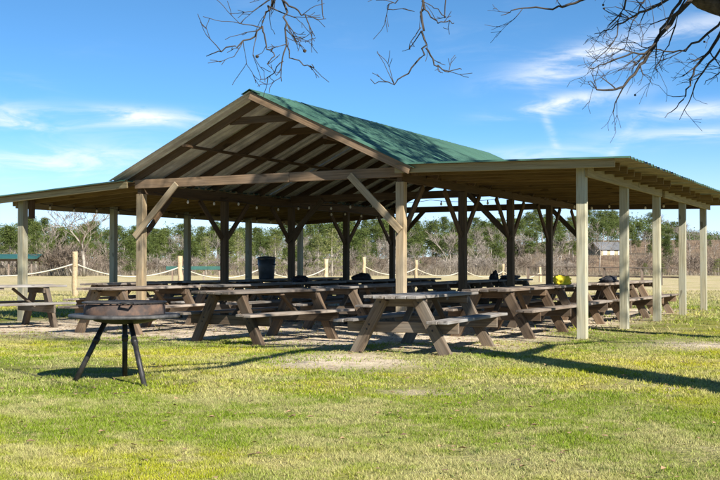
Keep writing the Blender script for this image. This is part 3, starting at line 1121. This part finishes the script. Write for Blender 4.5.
def bare_meshes(seed, h, mat, minr=0.022, stems=1, spread=0.55, depth=4):
    r_ = random.Random(seed)
    gt_, gc = Geo(), Geo()
    for s in range(stems):
        tilt = 0.04 if stems == 1 else 0.38
        d = Vector((r_.gauss(0, tilt), r_.gauss(0, tilt), 1)).normalized()
        l0 = h * (0.50 if stems == 1 else 0.28) * r_.uniform(0.85, 1.1)
        r0 = h * (0.014 if stems == 1 else 0.008)
        p0 = Vector((r_.gauss(0, 0.12) * (stems > 1), r_.gauss(0, 0.12) * (stems > 1), -0.2))
        q = p0 + d * l0
        gt_.tube([p0, p0.lerp(q, 0.5) + Vector((r_.gauss(0, 0.04), r_.gauss(0, 0.04), 0)), q], [r0, r0 * 0.85, r0 * 0.7], 5)
        for i in range(4 if stems == 1 else 3):
            a = Vector((r_.gauss(0, 1), r_.gauss(0, 1), 0)).normalized()
            t_ = r_.uniform(0.55, 1.0) if i else 1.0
            nd = (d + a * spread * r_.uniform(0.4, 1.2)).normalized()
            grow(gc, p0.lerp(q, t_), nd, h * 0.24 * r_.uniform(0.8, 1.2), r0 * 0.55, depth - (stems > 1), r_, 3, (2, 4), spread, 0.12, minr, (0.6, 0.85), 0.15, None, 2)
    return gt_.mesh('trunk', 'far_bark'), gc.mesh('crown', mat, smooth=False)


def plant(name, loc, rz, sc, parts, label, cat, group):
    root = empty(name, loc, rz)
    root.scale = sc
    tag(root, label, cat, group)
    for nm_, me in parts:
        link(bpy.data.objects.new(nm_, me), root)
    return root


PINES = []
for i, (c0, wd_, nc, cn, bl) in enumerate([(0.30, 0.17, 90, 0.75, 0.30), (0.50, 0.19, 80, 0.45, 0.34), (0.14, 0.22, 130, 0.85, 0.30), (0.40, 0.13, 70, 0.6, 0.28),
                                           (0.22, 0.25, 130, 0.65, 0.34), (0.62, 0.17, 60, 0.35, 0.32), (0.08, 0.16, 120, 0.9, 0.28)]):
    PINES.append((('trunk', trunk_mesh(20 + i, 9, 0.13)), ('crown', pine_mesh(30 + i, 9, c0, wd_, int(nc * 1.25), conic=cn, blade=bl * 1.0, per=44))))
CEDARS = [(('trunk', trunk_mesh(60 + i, 5, 0.09, nb=4)), ('crown', pine_mesh(70 + i, 5, 0.06, 0.26, 90, 'cedar_needles', 26, 0.34, 0.82))) for i in range(3)]
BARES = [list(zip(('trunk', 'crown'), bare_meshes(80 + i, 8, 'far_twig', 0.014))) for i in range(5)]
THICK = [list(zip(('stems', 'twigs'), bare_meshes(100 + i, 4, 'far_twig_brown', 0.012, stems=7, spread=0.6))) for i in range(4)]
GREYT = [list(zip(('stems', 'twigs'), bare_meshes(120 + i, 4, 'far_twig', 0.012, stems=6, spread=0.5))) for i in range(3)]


PINE_LOOK = ['slender', 'flat topped', 'full cone shaped', 'thin', 'broad rounded', 'bare stemmed', 'narrow spire shaped']


def put(px, d, kind, h_top=None, h=None, base_h=9.0, name='pine_tree', label='', cat='tree', group='', var=None, wide=1.0):
    q = at(px, 263.3, d)
    gz_ = hz(q)
    if h_top is not None:
        top = CAM.z + (263.3 - h_top) / 1081.9 * d
        h = max(1.2, top - gz_)
    s = h / base_h
    if var is None:
        var = random.randrange(len(kind))
    if '{}' in label:
        ad = PINE_LOOK[var]
        label = label.format(ad)
        group = group + ', ' + ad
    return plant(name, (q.x, q.y, gz_), random.uniform(0, 6.28), (s * wide * random.uniform(0.9, 1.12), s * wide * random.uniform(0.9, 1.12), s), kind[var], label, cat, group)


def skyline(px):
    xs = [-200, 0, 40, 110, 200, 270, 330, 430, 480, 530, 570, 605, 640, 675, 700, 720, 900]
    ys = [226, 224, 222, 229, 229, 228, 223, 221, 222, 216, 218, 213, 217, 223, 231, 233, 232]
    return float(np.interp(px, xs, ys)) - 2.5


# far pine wood: skyline rank with emergent crowns, a middle rank, scattered nearer pines
px = -130.0
while px < 860:
    d = random.uniform(205, 262)
    if px < 690 or random.random() < 0.25:
        up = random.choice((-4, -2, 0, 2, 4, 7, 10)) + random.uniform(-1.5, 1.5)
        put(px, d, PINES, h_top=skyline(px) + up, name='pine_tree', label='tall {} green pine on the skyline of the far wood', group='pines of the far wood', wide=random.uniform(0.95, 1.35))
    px += random.choice((3.5, 5, 6.5, 8, 11)) * random.uniform(0.8, 1.2)
px = -125.0
while px < 860:
    d = random.uniform(165, 205)
    if px < 680 or random.random() < 0.2:
        put(px, d, PINES, h_top=skyline(px) + random.uniform(4, 20), name='pine_tree', label='shorter {} green pine before the skyline pines of the wood', group='shorter pines of the far wood', wide=random.uniform(1.0, 1.4))
    px += random.choice((4, 6, 9, 13)) * random.uniform(0.8, 1.2)
px = -120.0
while px < 680:
    if not 582 < px < 632:
        put(px, random.uniform(126, 160), PINES, h_top=skyline(px) + random.uniform(12, 28), name='young_pine', label='young {} pine among the leafless trees before the wood', group='young pines among leafless trees', wide=random.uniform(1.1, 1.5))
    px += random.uniform(8, 20) * (1.0 if px < 575 else 1.7)
# the deep wood behind them, one mass of crowns
mv, ma = [], []
for c in range(4800):
    d = random.uniform(268, 345)
    px = random.uniform(-170, 920)
    q = at(px, 263.3, d)
    low_ = 6.0 if px < 680 else 9.0
    top = CAM.z + (263.3 - (skyline(px) + 4.5 + 5.0 * mnoise.noise(Vector((px * 0.06, d * 0.05, 0))) + (low_ - 6.0))) / 1081.9 * d
    t_ = random.random() ** 0.7
    gz_ = hz(q)
    zc_ = gz_ + 1.0 + (top - gz_ - 1.0) * t_
    per = 24
    p = rng.normal(size=(per, 3)) * np.array([1.0, 1.0, 0.6]) + np.array([q.x, q.y, zc_])
    d1 = rng.normal(size=(per, 3)); d1 /= np.linalg.norm(d1, axis=1)[:, None]
    d2 = rng.normal(size=(per, 3)); d2 /= np.linalg.norm(d2, axis=1)[:, None]
    L_ = 0.6 * rng.uniform(0.6, 1.3, size=(per, 1))
    mv.append(np.stack([p - d1 * L_ * 0.5, p + d1 * L_ * 0.5, p + d2 * L_ * 0.4], 1).reshape(-1, 3))
    ma.append(np.repeat(np.clip(random.gauss(0.45, 0.2) + rng.normal(0, 0.1, per), 0, 1), 3))
mv = np.concatenate(mv)
tag(link(bpy.data.objects.new('deep_wood', trimesh('deep_wood', mv, np.arange(len(mv)).reshape(-1, 3), 'pine_needles', np.concatenate(ma)))),
    'deep green mass of the pine wood behind the skyline trees', 'wood', kind='stuff')
# grey leafless trees before the pines
px = -120.0
while px < 880:
    d = random.uniform(128, 175)
    up = random.choice((8, 14, 20, 26)) if px < 680 else 6
    put(px, d, BARES, h_top=skyline(px) + up + random.uniform(0, 10), base_h=8, name='bare_tree', label='slim grey leafless tree at the edge of the far wood', group='leafless trees before the far wood', wide=1.1)
    px += random.choice((4, 7, 10, 15)) * random.uniform(0.8, 1.2)
px = 660.0
while px < 880:
    put(px, random.uniform(190, 260), BARES, h_top=skyline(px) + random.uniform(-1, 8), base_h=8, name='bare_tree', label='tall grey leafless tree on the far right hill', group='leafless trees on the far right hill', wide=1.2)
    px += random.uniform(4, 7)
# thickets
px = -120.0
while px < 880:
    d = random.uniform(104, 124)
    if not (575 < px < 640) and not (px < 45 and d < 112):
        brown = random.random() < (0.75 if px < 150 or px > 560 else 0.35)
        put(px, d, THICK if brown else GREYT, h_top=random.uniform(248, 264) if px < 560 else random.uniform(246, 262), base_h=4, name='leafless_shrub',
            label='brown twiggy leafless shrub at the field edge' if brown else 'grey twiggy leafless shrub at the field edge', cat='shrub',
            group='brown shrubs at the field edge' if brown else 'grey shrubs at the field edge', wide=1.25)
    px += random.uniform(6, 11)
# the bare tree and rounded shrubs seen past the left lean-to, evergreens near the field edge
put(84, 98, BARES, h_top=209, base_h=8, name='bare_tree', label='spreading leafless tree above the brown shrubs past the left lean-to', group=None, var=2, wide=1.7)
for px_, top_ in ((62, 230), (72, 236), (86, 233), (52, 240)):
    put(px_, random.uniform(99, 103), THICK, h_top=top_, base_h=4, name='leafless_shrub', label='tall rounded reddish brown shrub under the spreading leafless tree', cat='shrub', group='reddish shrubs under the spreading tree', wide=1.2)
for i, (px_, d, top_, lab) in enumerate([(36, 112, 221, 'dark green conifer between corner post and reddish shrubs'), (10, 118, 226, 'green conifer behind the far green shelter'),
                                    (131, 104, 229, 'bright green conifer between left lean-to post and main left post'), (206, 100, 236, 'pale green conifer rising behind the green trestle table'),
                                    (238, 103, 231, 'pale green conifer behind the blue grey bin, taller one'), (275, 100, 234, 'pale green conifer right of the blue grey bin'),
                                    (332, 98, 227, 'loose pale green conifer seen through the middle of the nave'), (365, 104, 238, 'pale green conifer behind the slim rope fence posts'),
                                    (318, 108, 232, 'rounded green conifer through the nave back opening')]):
    put(px_, d, CEDARS if i > 2 else PINES, h_top=top_, base_h=5 if i > 2 else 9, name='conifer', label=lab, cat='tree', wide=1.15)
for i, (px_, d, top_) in enumerate([(645, 100, 268), (662, 98, 269), (718, 100, 262)]):
    put(px_, d, CEDARS, h_top=top_ - 4, base_h=5, name='evergreen_shrub', label='low olive green shrub at the foot of the right hillside', cat='shrub', group='low green shrubs on the right', wide=1.8)

# undergrowth between the trunks: too fine to count
N = 90000
dd = rng.uniform(100, 235, N)
pxs = rng.uniform(-150, 900, N)
rr = (pxs - 360) / 1081.9 * dd
bx = CAM.x + FW.x * dd + RT.x * rr
by = CAM.y + FW.y * dd + RT.y * rr
bz = height(bx, by)
hh_ = rng.uniform(0.3, 1.3, N) * np.where(pxs > 560, 0.55, 1.0)
a_ = rng.uniform(0, 6.28, N)
wv = rng.uniform(0.012, 0.03, N)
lean = rng.normal(0, 0.35, (N, 2)) * hh_[:, None]
p0 = np.stack([bx - np.cos(a_) * wv, by - np.sin(a_) * wv, bz - 0.1], 1)
p1 = np.stack([bx + np.cos(a_) * wv, by + np.sin(a_) * wv, bz - 0.1], 1)
p2 = np.stack([bx + lean[:, 0], by + lean[:, 1], bz + hh_], 1)
vv = np.stack([p0, p1, p2], 1).reshape(-1, 3)
tag(link(bpy.data.objects.new('undergrowth', trimesh('undergrowth', vv, np.arange(N * 3).reshape(-1, 3), 'brush', np.repeat(rng.uniform(0, 1, N), 3)))),
    'tangled brown undergrowth between the trunks of the far wood', 'undergrowth', kind='stuff')

# ------------------------------------------------------------------ the leafless tree by the camera
TX, TY = 7.2, -6.9
tree = empty('sweetgum_tree', (TX, TY, 0))
tag(tree, 'leafless tree with thick bark limb and hanging twigs above the lawn', 'tree')
O = Vector((TX, TY, 0))
gT, gL, gW = Geo(), Geo(), Geo()
rt_ = random.Random(5)
ends = []
tr_pts = [Vector((0, -0.1, -0.3)), Vector((0, 0, 0.25)), Vector((0.05, 0.35, 1.2)), Vector((0.08, 0.8, 2.4)), Vector((0.18, 1.35, 4.0)), Vector((0.25, 2.0, 6.0)), Vector((0.15, 2.6, 8.5)), Vector((0.2, 3.0, 11.0)), Vector((0.1, 3.2, 13.5))]
gT.tube(tr_pts, [0.50, 0.38, 0.32, 0.31, 0.27, 0.24, 0.18, 0.11, 0.05], 18)


def path(g, pts, r0, r1, sides=6, n=5):
    """smooth polyline through pts (world), local to the tree"""
    pts = [Vector(p) - O for p in pts]
    out_ = []
    for i in range(len(pts) - 1):
        a = pts[max(0, i - 1)]; b = pts[i]; c = pts[i + 1]; d = pts[min(len(pts) - 1, i + 2)]
        for j in range(n):
            t_ = j / n
            out_.append(0.5 * ((2 * b) + (c - a) * t_ + (2 * a - 5 * b + 4 * c - d) * t_ * t_ + (3 * b - a - 3 * c + d) * t_ ** 3))
    out_.append(pts[-1])
    jit = 0.010
    out_ = [p + Vector((rt_.gauss(0, jit), rt_.gauss(0, jit), rt_.gauss(0, jit))) * (0.3 + 0.7 * (i > 0)) for i, p in enumerate(out_)]
    N_ = len(out_)
    rad = [r0 + (r1 - r0) * (i / (N_ - 1)) for i in range(N_)]
    g.tube(out_, rad, sides)
    return out_, rad


def twigs(out_, rad, n, l, depth=2, down=-0.1, start=0.15):
    for i in range(n):
        t_ = rt_.uniform(start, 1.0)
        k = min(len(out_) - 2, int(t_ * (len(out_) - 1)))
        d = (out_[k + 1] - out_[k]).normalized()
        ax = Vector((rt_.gauss(0, 1), rt_.gauss(0, 1), rt_.gauss(0, 1)))
        ax = (ax - d * ax.dot(d)).normalized()
        nd = (d * 0.7 + ax * 0.8 + Vector((0, 0, down))).normalized()
        grow(gW, out_[k], nd, l * rt_.uniform(0.5, 1.3), max(0.0035, min(0.008, rad[k] * 0.6)), depth, rt_, 4, (1, 3), 0.6, 0.02, 0.0024, (0.5, 0.8), 0.10, ends, 3)


# the thick limb in the upper right corner, coming from the trunk and leaving over the lawn
limb = [O + Vector((0.12, 1.0, 2.85)), at(800, 48, 10.6), at(735, 8, 11.2), at(690, -14, 11.4), at(640, -50, 11.5), at(590, -100, 11.5)]
lo_, lr_ = path(gL, limb, 0.21, 0.05, 12)
twigs(lo_, lr_, 10, 0.5, 2, 0.1, 0.6)
# a second limb above the picture, bending back over the lawn
l2, lr3 = path(gL, [O + Vector((0.15, 1.2, 3.5)), (6.2, -5.3, 4.0), (5.35, -5.6, 4.15), (5.3, -7.2, 4.1), (5.65, -9.0, 4.2), (6.0, -9.9, 4.7), (6.3, -10.6, 5.4)], 0.12, 0.03, 8)
twigs(l2, lr3, 24, 0.6, 3, 0.15, 0.3)
l4, lr4 = path(gL, [(5.5, -8.2, 4.1), at(470, -150, 7.7), at(440, -165, 7.6), at(340, -190, 7.4), at(240, -200, 7.2)], 0.045, 0.012, 6)
twigs(l4, lr4, 8, 0.4, 2, 0.2, 0.3)
twigs(lo_, lr_, 22, 0.4, 2, 0.1, 0.5)
PX = [
    # left cluster
    ([(286, -192), (281, -60), (283, 0), (286, 30), (283, 60), (279, 80)], 7.3, 0.012, 22, 0.20),
    ([(292, -190), (276, -20), (268, 8), (262, 26), (243, 41), (222, 50), (205, 53)], 7.35, 0.011, 18, 0.20),
    ([(262, 25), (268, 45), (273, 55), (269, 63)], 7.35, 0.006, 5, 0.12),
    ([(283, 0), (297, 8), (306, 18), (314, 37)], 7.25, 0.007, 8, 0.16),
    ([(286, 40), (297, 60), (309, 66), (313, 64)], 7.3, 0.005, 5, 0.12),
    ([(283, 60), (270, 74), (261, 79)], 7.3, 0.004, 4, 0.1),
    ([(322, -190), (322, -10), (322, 18)], 7.4, 0.005, 2, 0.1),
    # middle cluster
    ([(440, -165), (430, -40), (424, 0), (421, 26), (425, 47), (412, 68), (392, 81), (371, 79)], 7.6, 0.013, 12, 0.18),
    ([(425, 47), (436, 62), (445, 70), (462, 69)], 7.6, 0.007, 8, 0.14),
    ([(424, 5), (436, 18), (447, 23), (455, 22)], 7.6, 0.006, 6, 0.14),
    ([(421, 26), (414, 40), (409, 50)], 7.6, 0.004, 3, 0.1),
    ([(430, -30), (410, -8), (392, 2), (388, 10)], 7.6, 0.006, 6, 0.15),
    ([(452, -160), (447, 5), (440, 8), (420, 2)], 7.5, 0.005, 3, 0.12),
    # right part
    ([(640, -50), (605, -15), (575, 2), (560, 6), (530, 6), (512, 9), (500, 15)], 11.20, 0.0189, 8, 0.22),
    ([(700, -9), (682, 10), (662, 34), (645, 60), (628, 82), (608, 90), (596, 87), (588, 80)], 11.35, 0.0297, 16, 0.32),
    ([(690, -14), (668, 22), (650, 50), (628, 55), (600, 66), (588, 67)], 11.25, 0.0189, 16, 0.30),
    ([(690, -14), (655, 6), (635, 15), (612, 28), (595, 32)], 11.20, 0.0189, 20, 0.32),
    ([(645, -45), (628, 0), (620, 20), (612, 45), (588, 66)], 11.20, 0.0135, 14, 0.30),
    ([(735, 8), (715, 45), (700, 62), (690, 85), (680, 103), (665, 116)], 11.40, 0.0216, 10, 0.27),
    ([(735, 8), (722, 50), (703, 72), (692, 96), (679, 118)], 11.30, 0.0162, 8, 0.27),
    ([(735, 8), (700, 40), (680, 50), (655, 48), (635, 40)], 11.50, 0.0162, 14, 0.30),
    ([(670, -28), (650, -8), (640, 10), (630, 30), (625, 50)], 11.45, 0.0121, 12, 0.27),
    ([(735, 8), (728, 60), (716, 75), (704, 84)], 11.60, 0.0108, 6, 0.24),
    ([(690, -14), (672, 36), (660, 62), (655, 78)], 11.60, 0.0108, 8, 0.27),
]
for pts, d, r0, nt_, tl in PX:
    dz = rt_.uniform(-0.15, 0.15)
    wp = [at(x, y, d + dz * i / len(pts)) for i, (x, y) in enumerate(pts)]
    o_, r_2 = path(gW, wp, r0, 0.0028, 5, 4)
    twigs(o_, r_2, int(nt_ * 0.55), tl * 0.85, 1 + (r0 > 0.0095 and rt_.random() < 0.6), 0.02, 0.2)
# upper crown: big limbs and their branches (out of frame, they throw the shadows)
for z, az_, ln, r0 in ((3.6, 0.4, 3.4, 0.12), (4.4, 2.6, 4.2, 0.12), (4.9, 4.3, 3.8, 0.11), (5.8, 1.5, 3.8, 0.10), (6.6, 3.3, 4.2, 0.10), (7.4, 5.4, 3.4, 0.09),
                       (8.2, 0.6, 3.4, 0.085), (9.0, 2.2, 3.6, 0.08), (9.8, 4.0, 3.2, 0.07), (10.8, 5.8, 2.6, 0.06), (11.6, 1.3, 2.6, 0.055), (12.4, 3.0, 2.4, 0.05), (13.4, 4.8, 2.0, 0.045)):
    d = Vector((math.cos(az_), math.sin(az_), 0.65)).normalized()
    zi = next(i for i in range(8) if tr_pts[i + 1].z >= z)
    fz = (z - tr_pts[zi].z) / (tr_pts[zi + 1].z - tr_pts[zi].z)
    grow(gL, tr_pts[zi].lerp(tr_pts[zi + 1], fz), d, ln * 0.75, r0, 5, rt_, 5, (2, 4), 0.6, 0.1, 0.006, (0.6, 0.82), 0.14, None, 4)
gT.build('trunk', 'bark', tree)
gL.build('limbs', 'bark', tree)
gW.build('crown', 'twig', tree)
gb = Geo()
bm = bmesh.new()
bmesh.ops.create_icosphere(bm, subdivisions=2, radius=0.0115)
for v in bm.verts:
    v.co *= rt_.uniform(0.85, 1.2)
me = bpy.data.meshes.new('seed_ball')
bm.to_mesh(me); bm.free()
me.materials.append(MATS['seed_ball'])
rt_.shuffle(ends)
for q in ends[:16]:
    o = link(bpy.data.objects.new('seed_ball', me), tree)
    o.location = q + Vector((0, 0, -0.010))

# a second, taller leafless tree stands further right, outside the picture; its limbs dapple the roof
t2 = empty('leafless_tree', (10.2, -1.6, 0))
tag(t2, 'tall leafless tree standing to the right of the pavilion', 'tree')
r2 = random.Random(12)
g2, g3 = Geo(), Geo()
g2.tube([(0, 0, -0.3), (0, 0, 0.3), (0.05, 0, 3), (0, 0.1, 6), (0.1, 0, 9), (0, 0.1, 12), (0.1, 0.1, 15)], [0.36, 0.27, 0.22, 0.18, 0.14, 0.09, 0.04], 12)
for i in range(22):
    z = 6.5 + i * 0.36
    a = i * 2.4 + r2.uniform(-0.3, 0.3)
    d = Vector((math.cos(a), math.sin(a), 0.55)).normalized()
    grow(g3, Vector((0, 0.05, z)), d, (2.5 - 0.05 * i) * r2.uniform(0.8, 1.15), 0.12 - 0.002 * i, 3, r2, 5, (2, 4), 0.6, 0.1, 0.016, (0.6, 0.82), 0.14, None, 3)
g2.build('trunk', 'bark', t2)
g3.build('crown', 'bark', t2)

# ------------------------------------------------------------------ grass, leaf litter
def vnoise(x, y, s, seed):
    r_ = np.random.default_rng(seed)
    G = r_.uniform(0, 1, (128, 128))
    u, v = x * s, y * s
    i, j = np.floor(u).astype(int), np.floor(v).astype(int)
    fu, fv = u - i, v - j
    fu, fv = fu * fu * (3 - 2 * fu), fv * fv * (3 - 2 * fv)
    g_ = lambda a, b: G[a % 128, b % 128]
    return (g_(i, j) * (1 - fu) + g_(i + 1, j) * fu) * (1 - fv) + (g_(i, j + 1) * (1 - fu) + g_(i + 1, j + 1) * fu) * fv


def blades(N, d0, d1, hgt, wid, power):
    d = (rng.uniform(0, 1, N) * (d1 ** power - d0 ** power) + d0 ** power) ** (1 / power)
    r = rng.uniform(-1, 1, N) * (0.36 * d + 1.6)
    x = CAM.x + FW.x * d + RT.x * r
    y = CAM.y + FW.y * d + RT.y * r
    cl_ = vnoise(x, y, 13, 5) * 0.6 + vnoise(x, y, 27, 6) * 0.4
    dens = (0.35 + 0.9 * vnoise(x, y, 1.1, 1) * vnoise(x, y, 4.0, 2) + 0.2) * np.clip(cl_ * 3.2 - 0.75, 0.06, 1.4)
    bare_ = vnoise(x + 40, y + 3, 0.45, 21) * 0.7 + vnoise(x, y, 2.2, 22) * 0.3
    dens = dens * np.clip((0.72 - bare_) * 9, 0.12, 1)
    dx = np.abs(x + 2.7) - 5.6
    dy = np.abs(y - 4.1) - 7.7
    dd_ = np.minimum(np.maximum(dx, dy), np.minimum.reduce([np.hypot(x - a, y - b) - c for a, b, c in ((1.5, -5.0, 1.2), (4.9, -0.5, 0.9), (5.6, -6.2, 0.35), (6.3, -3.0, 0.5), (3.6, -7.6, 0.25))])) + (vnoise(x, y, 1.4, 9) - 0.5) * 2.6
    dens = dens * np.where(dd_ < 0.6, np.clip((dd_ + 1.0) / 1.6, 0.02, 1), 1.0)
    k = rng.uniform(0, 1, N) < dens
    x, y, d = x[k], y[k], d[k]
    n2 = len(x)
    tuft = vnoise(x, y, 5.0, 3) * 0.6 + vnoise(x, y, 14, 33) * 0.4
    h_ = hgt * rng.uniform(0.4, 1.25, n2) * (0.55 + 0.9 * tuft ** 2 * 1.4)
    a = rng.uniform(0, 6.28, n2)
    le = rng.normal(0, 0.6, (n2, 2)) * h_[:, None]
    wv_ = wid * rng.uniform(0.6, 1.3, n2)
    z0 = height(x, y)
    q0 = np.stack([x - np.cos(a) * wv_, y - np.sin(a) * wv_, z0 - 0.002], 1)
    q1 = np.stack([x + np.cos(a) * wv_, y + np.sin(a) * wv_, z0 - 0.002], 1)
    q2 = np.stack([x + le[:, 0], y + le[:, 1], z0 + h_], 1)
    return np.stack([q0, q1, q2], 1).reshape(-1, 3), np.repeat(rng.uniform(0, 1, n2), 3)


parts = [blades(1000000, 4.2, 9.5, 0.024, 0.0029, 1.3), blades(650000, 9.3, 19, 0.030, 0.0055, 1.5), blades(160000, 18.5, 45, 0.07, 0.012, 1.6)]
V_ = np.concatenate([p[0] for p in parts])
A_ = np.concatenate([p[1] for p in parts])
tag(link(bpy.data.objects.new('grass', trimesh('grass', V_, np.arange(len(V_)).reshape(-1, 3), 'grass', A_))), 'short patchy green and straw coloured lawn grass', 'grass', kind='stuff')

N = 9000
d = rng.uniform(4.5, 24, N)
r = rng.uniform(-1, 1, N) * (0.36 * d + 1.5)
x = CAM.x + FW.x * d + RT.x * r
y = CAM.y + FW.y * d + RT.y * r
ins = (np.abs(x + 2.7) < 6.4) & (np.abs(y - 4.1) < 8.4)
k = ins | (rng.uniform(0, 1, N) < 0.12)
x, y = x[k], y[k]
n2 = len(x)
s = rng.uniform(0.014, 0.034, n2)
a = rng.uniform(0, 6.28, n2)
z = 0.006 + rng.uniform(0, 0.012, n2) + np.where(ins[k], 0, 0.018)
quad = []
for (u, v, dz) in ((-1, 0, 0.0), (0, -0.6, 0.3), (1, 0, 0.0), (0, 0.6, 0.35)):
    quad.append(np.stack([x + (u * np.cos(a) - v * np.sin(a)) * s, y + (u * np.sin(a) + v * np.cos(a)) * s, z + dz * s * rng.uniform(0.2, 1.4, n2)], 1))
vv = np.stack(quad, 1).reshape(-1, 3)
b4 = np.arange(n2)[:, None] * 4
tris = np.concatenate([b4 + np.array([0, 1, 2]), b4 + np.array([0, 2, 3])])
tag(link(bpy.data.objects.new('leaf_litter', trimesh('leaf_litter', vv, tris, 'leaf_litter', np.repeat(rng.uniform(0, 1, n2), 4)))), 'scattered dry brown leaves on the earth and lawn', 'leaves', kind='stuff')
